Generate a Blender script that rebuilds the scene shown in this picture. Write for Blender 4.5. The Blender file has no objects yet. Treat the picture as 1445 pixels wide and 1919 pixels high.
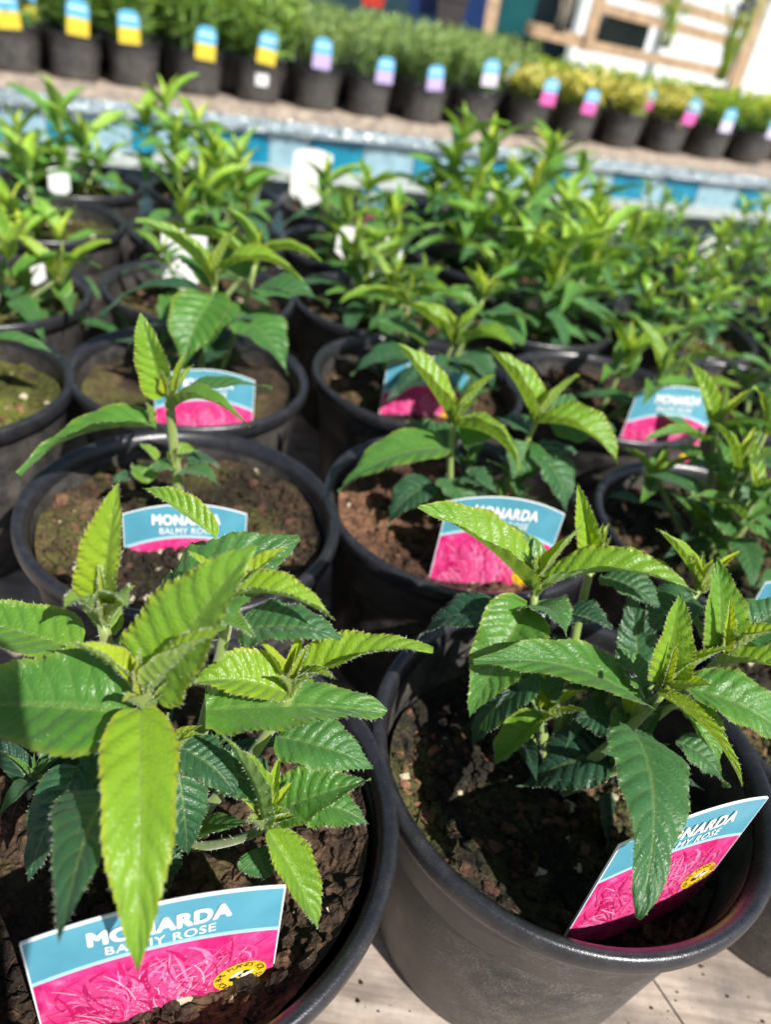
import bpy, math
import numpy as np
from mathutils import Vector, Matrix, noise as mnoise

sc = bpy.context.scene
C = sc.collection
U = 0.1                       # one unit of the drawing below is a pot's rim radius, 0.1 m
PI = math.pi
R = math.radians
rng = np.random.RandomState(7)

# ---------------------------------------------------------------- camera
W0, H0, FPX = 1445.0, 1919.0, 1390.0
PITCH, ROLL, CAMH = R(34.5), R(10.9), 2.84
cp, sp, cr_, sr_ = math.cos(PITCH), math.sin(PITCH), math.cos(ROLL), math.sin(ROLL)
FWD = np.array([0, cp, -sp]); UP0 = np.array([0, sp, cp]); RT0 = np.array([1.0, 0, 0])
CR = cr_ * RT0 + sr_ * UP0; CU = -sr_ * RT0 + cr_ * UP0
EYE = np.array([0, 0, CAMH])
cam_d = bpy.data.cameras.new('camera'); cam = bpy.data.objects.new('camera', cam_d); C.objects.link(cam)
m = Matrix(((CR[0], CU[0], -FWD[0], 0), (CR[1], CU[1], -FWD[1], 0), (CR[2], CU[2], -FWD[2], CAMH * U), (0, 0, 0, 1)))
cam.matrix_world = m
cam_d.sensor_fit = 'VERTICAL'; cam_d.sensor_height = 24.0; cam_d.lens = FPX / H0 * 24.0
cam_d.clip_start = 0.01; cam_d.clip_end = 500
cam_d.dof.use_dof = True; cam_d.dof.focus_distance = 2.9 * U
cam_d.dof.aperture_fstop = cam_d.lens / 3.7
sc.camera = cam

# ---------------------------------------------------------------- light
SUN = np.array([0.66, -0.69, 1.0]); SUN = SUN / np.linalg.norm(SUN)
EL = math.asin(SUN[2]); AZ = math.atan2(SUN[0], SUN[1])
world = bpy.data.worlds.new('World'); sc.world = world; world.use_nodes = True
nt = world.node_tree; bg = nt.nodes['Background']
sky = nt.nodes.new('ShaderNodeTexSky'); sky.sky_type = 'NISHITA'; sky.sun_disc = False
sky.sun_elevation = EL; sky.sun_rotation = AZ
nt.links.new(sky.outputs[0], bg.inputs[0]); bg.inputs[1].default_value = 0.068
sd = bpy.data.lights.new('sun', 'SUN'); sd.energy = 5.0; sd.angle = R(0.5); sd.color = (1.0, 0.965, 0.91)
so = bpy.data.objects.new('sun', sd); C.objects.link(so)
so.rotation_euler = Vector(SUN).to_track_quat('Z', 'Y').to_euler(); so.location = (1, -1, 3)
sc.view_settings.view_transform = 'Standard'; sc.view_settings.look = 'None'
sc.view_settings.exposure = 0.70; sc.view_settings.gamma = 1.0

# ---------------------------------------------------------------- geometry of the view (used to read places off the photograph)
def ray(px, py):
    x = (px - W0 / 2) / FPX; y = -(py - H0 / 2) / FPX
    return x * CR + y * CU + FWD
def at_y(px, py, y):
    d = ray(px, py); return EYE + d * (y / d[1])
def at_z(px, py, z):
    d = ray(px, py); return EYE + d * ((z - CAMH) / d[2])
def at_t(px, py, t):
    return EYE + ray(px, py) * t
def proj(p):
    q = np.asarray(p, float) - EYE; z = q @ FWD
    return np.array([W0 / 2 + FPX * (q @ CR) / z, H0 / 2 - FPX * (q @ CU) / z, z])
def nrm(v):
    v = np.asarray(v, float); return v / (np.linalg.norm(v) + 1e-12)

# ---------------------------------------------------------------- node helpers
class G:
    def __init__(s, name):
        s.m = bpy.data.materials.new(name); s.m.use_nodes = True
        s.t = s.m.node_tree; s.n = s.t.nodes; s.n.clear()
        s.out = s.n.new('ShaderNodeOutputMaterial')
    def put(s, sock, v):
        if hasattr(v, 'is_output') or isinstance(v, bpy.types.NodeSocket): s.t.links.new(v, sock)
        else:
            try: sock.default_value = v
            except Exception: sock.default_value = tuple(v) + (1.0,)
    def math(s, op, a, b=0.0, c=0.0, clamp=False):
        n = s.n.new('ShaderNodeMath'); n.operation = op; n.use_clamp = clamp
        s.put(n.inputs[0], a); s.put(n.inputs[1], b); s.put(n.inputs[2], c); return n.outputs[0]
    def mix(s, f, a, b, mode='MIX'):
        n = s.n.new('ShaderNodeMix'); n.data_type = 'RGBA'; n.blend_type = mode
        s.put(n.inputs[0], f); s.put(n.inputs[6], a if not isinstance(a, tuple) else a + (1,)); s.put(n.inputs[7], b if not isinstance(b, tuple) else b + (1,))
        return n.outputs[2]
    def sstep(s, v, a, b):
        n = s.n.new('ShaderNodeMapRange'); n.interpolation_type = 'SMOOTHSTEP'
        s.put(n.inputs[0], v); n.inputs[1].default_value = a; n.inputs[2].default_value = b
        n.inputs[3].default_value = 0; n.inputs[4].default_value = 1; return n.outputs[0]
    def rng(s, v, a, b, c, d):
        n = s.n.new('ShaderNodeMapRange'); s.put(n.inputs[0], v)
        for i, k in enumerate((a, b, c, d)): n.inputs[1 + i].default_value = k
        return n.outputs[0]
    def ramp(s, v, stops):
        n = s.n.new('ShaderNodeValToRGB'); e = n.color_ramp.elements
        while len(e) < len(stops): e.new(0.5)
        for k, (p, c) in enumerate(stops): e[k].position = p; e[k].color = tuple(c) + (1,)
        s.put(n.inputs[0], v); return n.outputs[0]
    def noise(s, vec, scale, detail=3, rough=0.55, out=0, dist=0.0):
        n = s.n.new('ShaderNodeTexNoise'); s.put(n.inputs['Vector'], vec)
        n.inputs['Scale'].default_value = scale; n.inputs['Detail'].default_value = detail
        n.inputs['Roughness'].default_value = rough; n.inputs['Distortion'].default_value = dist
        return n.outputs[out]
    def vor(s, vec, scale, feature='F1', out=0):
        n = s.n.new('ShaderNodeTexVoronoi'); n.feature = feature; s.put(n.inputs['Vector'], vec)
        n.inputs['Scale'].default_value = scale; return n.outputs[out]
    def coord(s, k='Object'):
        return s.n.new('ShaderNodeTexCoord').outputs[k]
    def mapv(s, v, scale=(1, 1, 1), loc=(0, 0, 0), rot=(0, 0, 0)):
        n = s.n.new('ShaderNodeMapping'); s.put(n.inputs[0], v)
        n.inputs[1].default_value = loc; n.inputs[2].default_value = rot; n.inputs[3].default_value = scale; return n.outputs[0]
    def sep(s, v):
        n = s.n.new('ShaderNodeSeparateXYZ'); s.put(n.inputs[0], v); return n.outputs
    def rand(s):
        return s.n.new('ShaderNodeObjectInfo').outputs['Random']
    def bump(s, h, strength=0.3, dist=0.001):
        n = s.n.new('ShaderNodeBump'); n.inputs['Strength'].default_value = strength; n.inputs['Distance'].default_value = dist
        s.put(n.inputs['Height'], h); return n.outputs[0]
    def bsdf(s, **k):
        n = s.n.new('ShaderNodeBsdfPrincipled')
        for a, v in k.items():
            nm = a.replace('_', ' ')
            s.put(n.inputs[nm], v if not (isinstance(v, tuple) and len(v) == 3 and nm != 'Normal') else v + (1,))
        s.b = n; return n.outputs[0]
    def surf(s, o): s.t.links.new(o, s.out.inputs[0]); return s.m

def plain(name, col, rough=0.5, var=0.15, scale=60, **k):
    g = G(name); v = g.noise(g.coord(), scale, 4)
    c = g.mix(1.0, col, g.ramp(v, [(0.3, (1 - var,) * 3), (0.7, (1 + var * .3,) * 3)]), 'MULTIPLY')
    return g.surf(g.bsdf(Base_Color=c, Roughness=rough, Normal=g.bump(v, 0.12, 0.001), **k))

# leaf: colour from the age stored in the mesh, veins and blade quilting from the leaf's own u,t
def mat_leaf(name, gloss=0.42, tint=(1, 1, 1), fine=True, transl=0.36, stops=None):
    g = G(name)
    at = g.n.new('ShaderNodeAttribute'); at.attribute_name = 'age'; age = at.outputs['Fac']
    uv = g.n.new('ShaderNodeUVMap'); uv.uv_map = 'UVMap'
    s3 = g.sep(uv.outputs[0]); x, t = s3[0], s3[1]
    xx = g.math('MULTIPLY_ADD', x, 2.0, -1.0); a = g.math('ABSOLUTE', xx)
    side = g.math('GREATER_THAN', x, 0.5)
    v = g.math('SUBTRACT', t, g.math('MULTIPLY', g.math('POWER', a, 1.25), 0.17))
    v = g.math('ADD', g.math('MULTIPLY', v, 9.0), g.math('MULTIPLY', side, 0.35))
    ph = g.math('FRACT', v); d = g.math('MINIMUM', ph, g.math('SUBTRACT', 1.0, ph))
    lat = g.math('MULTIPLY', g.math('SUBTRACT', 1.0, g.sstep(d, 0.02, 0.13)), g.rng(a, 0.2, 1.0, 1.0, 0.25))
    mid = g.math('SUBTRACT', 1.0, g.sstep(a, 0.03, 0.10))
    vein = g.math('MAXIMUM', g.math('MULTIPLY', lat, 0.55), mid)
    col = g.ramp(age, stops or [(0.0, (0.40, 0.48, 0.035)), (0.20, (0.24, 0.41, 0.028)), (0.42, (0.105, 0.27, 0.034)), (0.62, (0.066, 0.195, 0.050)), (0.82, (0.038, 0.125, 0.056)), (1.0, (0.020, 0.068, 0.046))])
    oc = g.coord(); n1 = g.noise(oc, 45, 4)
    col = g.mix(1.0, col, g.ramp(n1, [(0.25, (0.78, 0.80, 0.8)), (0.75, (1.18, 1.12, 1.0))]), 'MULTIPLY')
    col = g.mix(1.0, col, g.ramp(g.rand(), [(0.0, (0.86, 0.92, 0.9)), (1.0, (1.12, 1.05, 1.0))]), 'MULTIPLY')
    col = g.mix(1.0, col, tint, 'MULTIPLY')
    col = g.mix(g.math('MULTIPLY', vein, 0.30), col, (0.24, 0.33, 0.10))
    edge = g.math('MULTIPLY', g.sstep(a, 0.80, 1.0), g.rng(age, 0.0, 0.65, 0.75, 0.06))
    col = g.mix(edge, col, (0.42, 0.40, 0.03))
    geo = g.n.new('ShaderNodeNewGeometry'); back = geo.outputs['Backfacing']
    col = g.mix(g.math('MULTIPLY', back, 0.45), col, (0.17, 0.25, 0.10))
    brn = g.math('MULTIPLY', g.sstep(g.noise(oc, 95, 5, 0.7), 0.66, 0.71), g.sstep(a, 0.35, 0.8))
    col = g.mix(g.math('MULTIPLY', brn, 0.8), col, (0.13, 0.085, 0.03))
    # small flaws: pale specks and browned nicks
    spk = g.math('GREATER_THAN', g.noise(oc, 420, 2), 0.735)
    col = g.mix(g.math('MULTIPLY', spk, 0.35), col, (0.30, 0.28, 0.12))
    if fine:
        ret = g.vor(g.mapv(uv.outputs[0], (11, 34, 1)), 1.0, 'DISTANCE_TO_EDGE')
        h = g.math('ADD', g.math('MULTIPLY', g.sstep(d, 0.0, 0.4), 1.3), g.math('MULTIPLY', g.sstep(ret, 0.0, 0.25), 0.32))
        h = g.math('ADD', h, g.math('MULTIPLY', g.noise(oc, 900, 3), 0.5))
        h = g.math('SUBTRACT', h, g.math('MULTIPLY', mid, 0.6))
        nb = g.bump(h, 0.42, 0.0008)
    else:
        nb = g.bump(g.math('SUBTRACT', g.sstep(d, 0.0, 0.4), mid), 0.5, 0.001)
    rough = g.rng(n1, 0.3, 0.7, gloss - 0.06, gloss + 0.12)
    p = g.bsdf(Base_Color=col, Roughness=rough, Normal=nb, Sheen_Weight=0.12, Sheen_Roughness=0.4, Sheen_Tint=(0.85, 0.95, 1.0), Specular_IOR_Level=0.45)
    tr = g.n.new('ShaderNodeBsdfTranslucent'); g.put(tr.inputs[0], g.mix(1.0, col, (1.9, 1.7, 0.5), 'MULTIPLY')); g.put(tr.inputs[1], nb)
    mx = g.n.new('ShaderNodeMixShader'); g.put(mx.inputs[0], transl); g.t.links.new(p, mx.inputs[1]); g.t.links.new(tr.outputs[0], mx.inputs[2])
    return g.surf(mx.outputs[0])

M = {}
M['leaf'] = mat_leaf('leaf_blade', 0.34)
M['leaf_far'] = mat_leaf('leaf_blade_soft', 0.40, tint=(1.5, 1.4, 1.4), fine=False, transl=0.34)
M['leaf_glossy'] = mat_leaf('leaf_blade_glossy', 0.13, tint=(1.5, 1.4, 1.4), fine=False, transl=0.25)
M['leaf_feather'] = mat_leaf('leaf_feathery', 0.5, fine=False, transl=0.3, stops=[(0, (0.34, 0.50, 0.20)), (0.5, (0.21, 0.38, 0.15)), (1, (0.09, 0.20, 0.09))])
M['leaf_variegated'] = mat_leaf('leaf_variegated', 0.5, fine=False, transl=0.3, stops=[(0, (0.75, 0.68, 0.22)), (0.5, (0.50, 0.52, 0.14)), (1, (0.10, 0.22, 0.06))])
M['leaf_strap'] = mat_leaf('leaf_strap_green', 0.45, fine=False, transl=0.3, stops=[(0, (0.36, 0.55, 0.12)), (0.5, (0.20, 0.40, 0.08)), (1, (0.08, 0.21, 0.06))])
M['hair'] = plain('leaf_hair', (0.62, 0.68, 0.52), 0.5)
def mat_stem():
    g = G('green_stem'); n = g.noise(g.coord(), 60, 3)
    c = g.ramp(n, [(0.3, (0.12, 0.19, 0.03)), (0.55, (0.20, 0.27, 0.06)), (0.8, (0.16, 0.10, 0.06))])
    return g.surf(g.bsdf(Base_Color=c, Roughness=0.5, Sheen_Weight=0.4, Normal=g.bump(n, 0.3, 0.001)))
M['stem'] = mat_stem()
def mat_pot():
    g = G('black_pot_plastic'); o = g.coord(); z = g.sep(o)[2]
    off = g.n.new('ShaderNodeVectorMath'); off.operation = 'ADD'; g.put(off.inputs[0], o)
    rv = g.n.new('ShaderNodeCombineXYZ'); g.put(rv.inputs[0], g.math('MULTIPLY', g.rand(), 7.0)); g.put(off.inputs[1], rv.outputs[0]); ov = off.outputs[0]
    n1 = g.noise(ov, 75, 6, 0.68); n2 = g.noise(ov, 1100, 3, 0.6); n3 = g.noise(g.mapv(ov, (1, 1, 5), rot=(0.5, 0.3, 0)), 320, 4, 0.7)
    base = g.ramp(n1, [(0.3, (0.010, 0.010, 0.012)), (0.7, (0.026, 0.026, 0.028))])
    dust = g.math('MULTIPLY', g.sstep(n1, 0.40, 0.60), g.sstep(n2, 0.46, 0.60))
    low = g.rng(z, 0.0, 0.13, 0.95, 0.40)
    dust = g.math('MULTIPLY', dust, low)
    film = g.math('MULTIPLY', g.sstep(g.noise(ov, 30, 5, 0.65), 0.36, 0.66), 0.13)
    specks = g.math('MULTIPLY', g.math('GREATER_THAN', g.noise(ov, 1500, 2), 0.63), g.rng(z, 0.0, 0.14, 0.8, 0.35))
    scr = g.math('MULTIPLY', g.math('GREATER_THAN', n3, 0.62), 0.16)
    f = g.math('ADD', g.math('ADD', g.math('MULTIPLY', dust, 0.75), film), g.math('ADD', specks, scr), clamp=True)
    col = g.mix(f, base, (0.22, 0.19, 0.155))
    rg = g.math('ADD', g.rng(n1, 0.3, 0.7, 0.36, 0.5), g.math('MULTIPLY', f, 0.25))
    h = g.math('ADD', g.math('MULTIPLY', n2, 0.5), g.math('MULTIPLY', n3, 0.35))
    return g.surf(g.bsdf(Base_Color=col, Roughness=rg, Normal=g.bump(h, 0.16, 0.0006), Specular_IOR_Level=0.55))
M['pot'] = mat_pot()
def mat_rim():
    g = G('black_rim_plastic'); o = g.coord()
    n1 = g.noise(o, 110, 6, 0.7); n2 = g.noise(o, 1300, 3, 0.6)
    base = g.ramp(n1, [(0.3, (0.010, 0.010, 0.013)), (0.75, (0.027, 0.027, 0.031))])
    dirt = g.math('MULTIPLY', g.sstep(n2, 0.55, 0.72), g.sstep(n1, 0.45, 0.7))
    col = g.mix(g.math('MULTIPLY', dirt, 0.55), base, (0.16, 0.12, 0.09))
    return g.surf(g.bsdf(Base_Color=col, Roughness=g.rng(n2, 0.3, 0.7, 0.20, 0.40), Normal=g.bump(g.math('ADD', n2, g.math('MULTIPLY', n1, 0.5)), 0.22, 0.0006), Specular_IOR_Level=0.6))
M['rim'] = mat_rim()
def mat_soil(name, dark, brown, light, moss, mosscol):
    g = G(name); o = g.coord()
    n1 = g.noise(o, 55, 6, 0.7); n2 = g.noise(o, 260, 4, 0.7); n3 = g.noise(o, 24, 5, 0.7); v = g.vor(o, 330)
    col = g.ramp(n1, [(0.28, dark), (0.5, brown), (0.72, light)])
    col = g.mix(g.math('MULTIPLY', g.sstep(n2, 0.5, 0.75), 0.6), col, light)
    mm = g.math('MULTIPLY', g.sstep(n3, 0.62 - 0.35 * moss, 0.80 - 0.35 * moss), g.sstep(n2, 0.30, 0.6))
    col = g.mix(g.math('MULTIPLY', mm, min(1, 0.35 + moss)), col, mosscol)
    col = g.mix(1.0, col, g.ramp(g.noise(o, 11, 4, 0.65), [(0.34, (0.30, 0.30, 0.33)), (0.56, (1.1, 1.08, 1.0))]), 'MULTIPLY')
    fl = g.math('GREATER_THAN', g.noise(o, 700, 2), 0.735)
    col = g.mix(g.math('MULTIPLY', fl, 0.5), col, (0.32, 0.26, 0.18))
    h = g.math('ADD', g.math('ADD', n1, n2), g.math('MULTIPLY', v, -0.6))
    return g.surf(g.bsdf(Base_Color=col, Roughness=0.85, Normal=g.bump(h, 0.9, 0.003), Specular_IOR_Level=0.3))
M['soil_dark'] = mat_soil('soil_dark_mossy', (0.006, 0.005, 0.004), (0.018, 0.014, 0.010), (0.085, 0.065, 0.035), 0.55, (0.075, 0.078, 0.020))
M['soil_brown'] = mat_soil('soil_brown_crumbly', (0.013, 0.008, 0.006), (0.052, 0.032, 0.019), (0.17, 0.10, 0.06), 0.35, (0.07, 0.075, 0.02))
M['soil_red'] = mat_soil('soil_red_brown', (0.03, 0.015, 0.010), (0.12, 0.06, 0.035), (0.30, 0.16, 0.10), 0.12, (0.07, 0.07, 0.02))
M['soil_mix'] = mat_soil('soil_part_mossy', (0.012, 0.008, 0.005), (0.050, 0.034, 0.018), (0.17, 0.11, 0.06), 0.50, (0.09, 0.095, 0.022))
M['soil_moss'] = mat_soil('soil_mossy', (0.02, 0.016, 0.008), (0.07, 0.055, 0.022), (0.16, 0.115, 0.05), 0.95, (0.12, 0.145, 0.020))
M['perlite'] = plain('perlite', (0.42, 0.36, 0.24), 0.7)
M['grit'] = M['soil_red']
M['white_card'] = plain('white_card', (0.78, 0.78, 0.77), 0.35, 0.04)
M['ink_white'] = plain('white_ink', (0.82, 0.82, 0.82), 0.35, 0.03)
M['ink_black'] = plain('black_ink', (0.015, 0.015, 0.015), 0.4, 0.03)
M['ink_yellow'] = plain('yellow_ink', (0.80, 0.50, 0.02), 0.35, 0.03)
M['petal_a'] = plain('petal_pink', (0.74, 0.07, 0.25), 0.35, 0.25, 120)
M['petal_b'] = plain('petal_light_pink', (0.80, 0.20, 0.42), 0.35, 0.2, 120)
M['petal_c'] = plain('petal_deep_pink', (0.56, 0.014, 0.13), 0.35, 0.3, 120)
M['petal_d'] = plain('petal_white_pink', (0.82, 0.45, 0.60), 0.35, 0.2, 120)
LBW = 0.37                    # half width of a plant label
def mat_label():
    # the printed face of the plant label: teal band with pale arc, pink blossom photograph below
    g = G('printed_label'); uv = g.n.new('ShaderNodeUVMap'); uv.uv_map = 'UVMap'; s = g.sep(uv.outputs[0]); x, y = s[0], s[1]
    x2 = g.math('MULTIPLY', x, x)
    arc = g.math('SUBTRACT', -0.170, g.math('MULTIPLY', x2, 0.69))
    d = g.math('SUBTRACT', y, arc)
    tn = g.noise(uv.outputs[0], 5, 3)
    teal = g.ramp(tn, [(0.3, (0.075, 0.27, 0.36)), (0.7, (0.10, 0.33, 0.43))])
    pv = g.mapv(uv.outputs[0], (1, 1, 1))
    w1 = g.noise(g.mapv(pv, (7, 5, 1)), 1.0, 5, 0.6, dist=1.6); w2 = g.noise(pv, 5.5, 3)
    pink = g.ramp(w1, [(0.25, (0.26, 0.006, 0.06)), (0.42, (0.58, 0.02, 0.16)), (0.6, (0.74, 0.06, 0.24)), (0.8, (0.82, 0.24, 0.44))])
    pink = g.mix(g.math('MULTIPLY', g.sstep(w2, 0.56, 0.72), 0.75), pink, (0.10, 0.015, 0.04))
    c = g.mix(g.sstep(d, -0.003, 0.003), pink, (0.36, 0.62, 0.70))
    c = g.mix(g.sstep(d, 0.017, 0.023), c, teal)
    top = g.math('SUBTRACT', g.math('SUBTRACT', 0.085, g.math('MULTIPLY', x2, 0.085 / (LBW * LBW))), y)
    brd = g.math('MINIMUM', top, g.math('SUBTRACT', LBW, g.math('ABSOLUTE', x)))
    c = g.mix(g.sstep(brd, 0.0065, 0.0035), c, (0.74, 0.78, 0.79))
    return g.surf(g.bsdf(Base_Color=c, Roughness=0.28, Specular_IOR_Level=0.5))
M['label'] = mat_label()
def mat_wood(name, a, b, c, sc_=1.0, grey=0.0):
    g = G(name); o = g.coord(); v = g.mapv(o, (0.6 * sc_, 9 * sc_, 9 * sc_))
    n1 = g.noise(v, 10, 6, 0.65, dist=0.6); n2 = g.noise(o, 26, 5, 0.65); n3 = g.noise(o, 500, 3)
    col = g.ramp(n1, [(0.25, a), (0.5, b), (0.75, c)])
    col = g.mix(1.0, col, g.ramp(n2, [(0.32, (0.52, 0.52, 0.55)), (0.66, (1.1, 1.08, 1.05))]), 'MULTIPLY')
    col = g.mix(g.math('MULTIPLY', g.sstep(n3, 0.62, 0.74), 0.35), col, (0.08, 0.06, 0.045))
    return g.surf(g.bsdf(Base_Color=col, Roughness=0.7, Normal=g.bump(n1, 0.35, 0.001)))
M['wood'] = mat_wood('bench_timber', (0.15, 0.12, 0.09), (0.34, 0.28, 0.23), (0.50, 0.44, 0.38))
M['board'] = mat_wood('weathered_board', (0.24, 0.19, 0.14), (0.37, 0.30, 0.235), (0.50, 0.43, 0.36))
M['pine'] = mat_wood('pine_timber', (0.46, 0.29, 0.16), (0.58, 0.40, 0.24), (0.68, 0.50, 0.33))
def mat_plastic_film():
    g = G('crinkled_film'); n = g.noise(g.coord(), 30, 5, 0.7)
    return g.surf(g.bsdf(Base_Color=g.ramp(n, [(0.3, (0.08, 0.14, 0.17)), (0.7, (0.26, 0.33, 0.36))]), Roughness=0.15, Specular_IOR_Level=1.0, Coat_Weight=1.0, Coat_Roughness=0.1, Normal=g.bump(n, 0.9, 0.012)))
M['film'] = mat_plastic_film()
M['teal_panel'] = plain('teal_panel', (0.006, 0.19, 0.30), 0.18, 0.3, 20)
M['pale_panel'] = plain('pale_blue_panel', (0.24, 0.38, 0.44), 0.22, 0.25, 20)
M['rail'] = plain('pale_rail', (0.36, 0.40, 0.38), 0.5, 0.2, 20)
M['metal'] = plain('dull_metal', (0.22, 0.24, 0.27), 0.35, 0.2, 30, Metallic=0.7)
M['ground'] = plain('pale_paving', (0.36, 0.34, 0.31), 0.85, 0.4, 6)
M['white_wall'] = plain('white_sheet', (0.80, 0.82, 0.83), 0.5, 0.1, 4)
M['navy'] = plain('navy_plastic', (0.012, 0.035, 0.13), 0.35, 0.2, 10)
M['teal_bin'] = plain('teal_plastic', (0.006, 0.09, 0.10), 0.35, 0.2, 10)
M['dark_glass'] = plain('dark_panel', (0.02, 0.05, 0.065), 0.25, 0.3, 8)
M['grey_box'] = plain('grey_plastic', (0.20, 0.20, 0.23), 0.5, 0.2, 10)
M['dark_box'] = plain('dark_brown', (0.05, 0.04, 0.04), 0.6, 0.2, 10)
M['red'] = plain('red_plastic', (0.55, 0.05, 0.03), 0.4, 0.2, 10)
M['purple'] = plain('purple_petal', (0.22, 0.10, 0.48), 0.5, 0.2, 80)
M['twig'] = plain('dry_twig', (0.30, 0.26, 0.20), 0.8, 0.3, 80)
M['insect'] = plain('insect_shell', (0.02, 0.016, 0.014), 0.3, 0.3, 80)
M['sticker'] = plain('white_sticker', (0.7, 0.7, 0.68), 0.4, 0.1, 40)

# ---------------------------------------------------------------- mesh builder
class MB:
    def __init__(s): s.v = []; s.f = []; s.fm = []; s.uv = []; s.age = []; s.n = 0; s.smooth = True
    def add(s, v, faces, mat=0, uv=None, age=0.5):
        v = np.asarray(v, float).reshape(-1, 3); k = len(v)
        s.v.append(v); s.uv.append(np.zeros((k, 2)) if uv is None else np.asarray(uv, float))
        s.age.append(np.full(k, age, float) if np.isscalar(age) else np.asarray(age, float))
        for q in faces: s.f.append(tuple(int(i) + s.n for i in q)); s.fm.append(mat)
        s.n += k
    def mesh(s, name, mats, off=(0, 0, 0)):
        me = bpy.data.meshes.new(name)
        v = (np.concatenate(s.v) - np.asarray(off, float)) * U
        me.from_pydata(v.tolist(), [], s.f)
        for mm in mats: me.materials.append(mm)
        me.polygons.foreach_set('material_index', np.array(s.fm, np.int32))
        me.polygons.foreach_set('use_smooth', np.full(len(s.f), s.smooth, bool))
        uv = np.concatenate(s.uv); li = np.empty(len(me.loops), np.int32); me.loops.foreach_get('vertex_index', li)
        ul = me.uv_layers.new(name='UVMap'); ul.data.foreach_set('uv', uv[li].astype(np.float32).ravel())
        at = me.attributes.new('age', 'FLOAT', 'POINT'); at.data.foreach_set('value', np.concatenate(s.age).astype(np.float32))
        me.update(); return me

def link(name, me, parent=None, loc=(0, 0, 0)):
    o = bpy.data.objects.new(name, me); C.objects.link(o)
    if parent is not None: o.parent = parent
    o.location = tuple(np.asarray(loc, float) * U); return o
def tag(o, label, cat, group=None, kind=None):
    if label: o['label'] = label
    if cat: o['category'] = cat
    if group: o['group'] = group
    if kind: o['kind'] = kind
    return o
def empty(name, loc):
    return link(name, None, None, loc)

def grid_faces(nr, nc, close=False):
    f = []
    for i in range(nr - 1):
        for j in range(nc if close else nc - 1):
            k = (j + 1) % nc; f.append((i * nc + j, i * nc + k, (i + 1) * nc + k, (i + 1) * nc + j))
    return f
def box(mb, c, s, mat=0, rot=None):
    c = np.asarray(c, float); hx, hy, hz = np.asarray(s, float) / 2
    v = np.array([(x, y, z) for x in (-hx, hx) for y in (-hy, hy) for z in (-hz, hz)])
    if rot is not None: v = v @ np.asarray(rot).T
    mb.add(v + c, [(0, 1, 3, 2), (4, 6, 7, 5), (0, 4, 5, 1), (2, 3, 7, 6), (0, 2, 6, 4), (1, 5, 7, 3)], mat)
def beam(mb, a, b, w, h, mat=0, upv=(0, 0, 1)):
    a = np.asarray(a, float); b = np.asarray(b, float); d = nrm(b - a); s = nrm(np.cross(d, upv)); u = np.cross(s, d)
    box(mb, (a + b) / 2, (np.linalg.norm(b - a), w, h), mat, np.stack([d, s, u], 1))
def tube(mb, pts, r0, r1, n=8, mat=0, age=0.3):
    pts = np.asarray(pts, float); k = len(pts); d = np.gradient(pts, axis=0)
    ref = np.array([0.3, 1, 0.1]); rows = []
    for i in range(k):
        t = nrm(d[i]); a = nrm(np.cross(t, ref)); b = np.cross(t, a); r = r0 + (r1 - r0) * i / (k - 1)
        th = np.arange(n) * 2 * PI / n
        rows.append(pts[i] + r * (np.cos(th)[:, None] * a + np.sin(th)[:, None] * b))
    v = np.concatenate(rows); f = grid_faces(k, n, True); f.append(tuple(range(n - 1, -1, -1))); f.append(tuple(range((k - 1) * n, k * n)))
    mb.add(v, f, mat, age=age)
def lathe(mb, prof, n=96, mat=0, wob=0.0):
    th = np.arange(n) * 2 * PI / n; rows = []
    for r, z in prof:
        rr = r * (1 + wob * np.sin(2 * th + 0.7)); rows.append(np.stack([rr * np.cos(th), rr * np.sin(th), np.full(n, z)], 1))
    mb.add(np.concatenate(rows), grid_faces(len(prof), n, True), mat)
def bez(p0, p1, p2, t):
    t = np.asarray(t)[:, None]; return (1 - t) ** 2 * p0 + 2 * t * (1 - t) * p1 + t * t * p2
def dbez(p0, p1, p2, t):
    t = np.asarray(t)[:, None]; return 2 * (1 - t) * (p1 - p0) + 2 * t * (p2 - p1)

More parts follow.
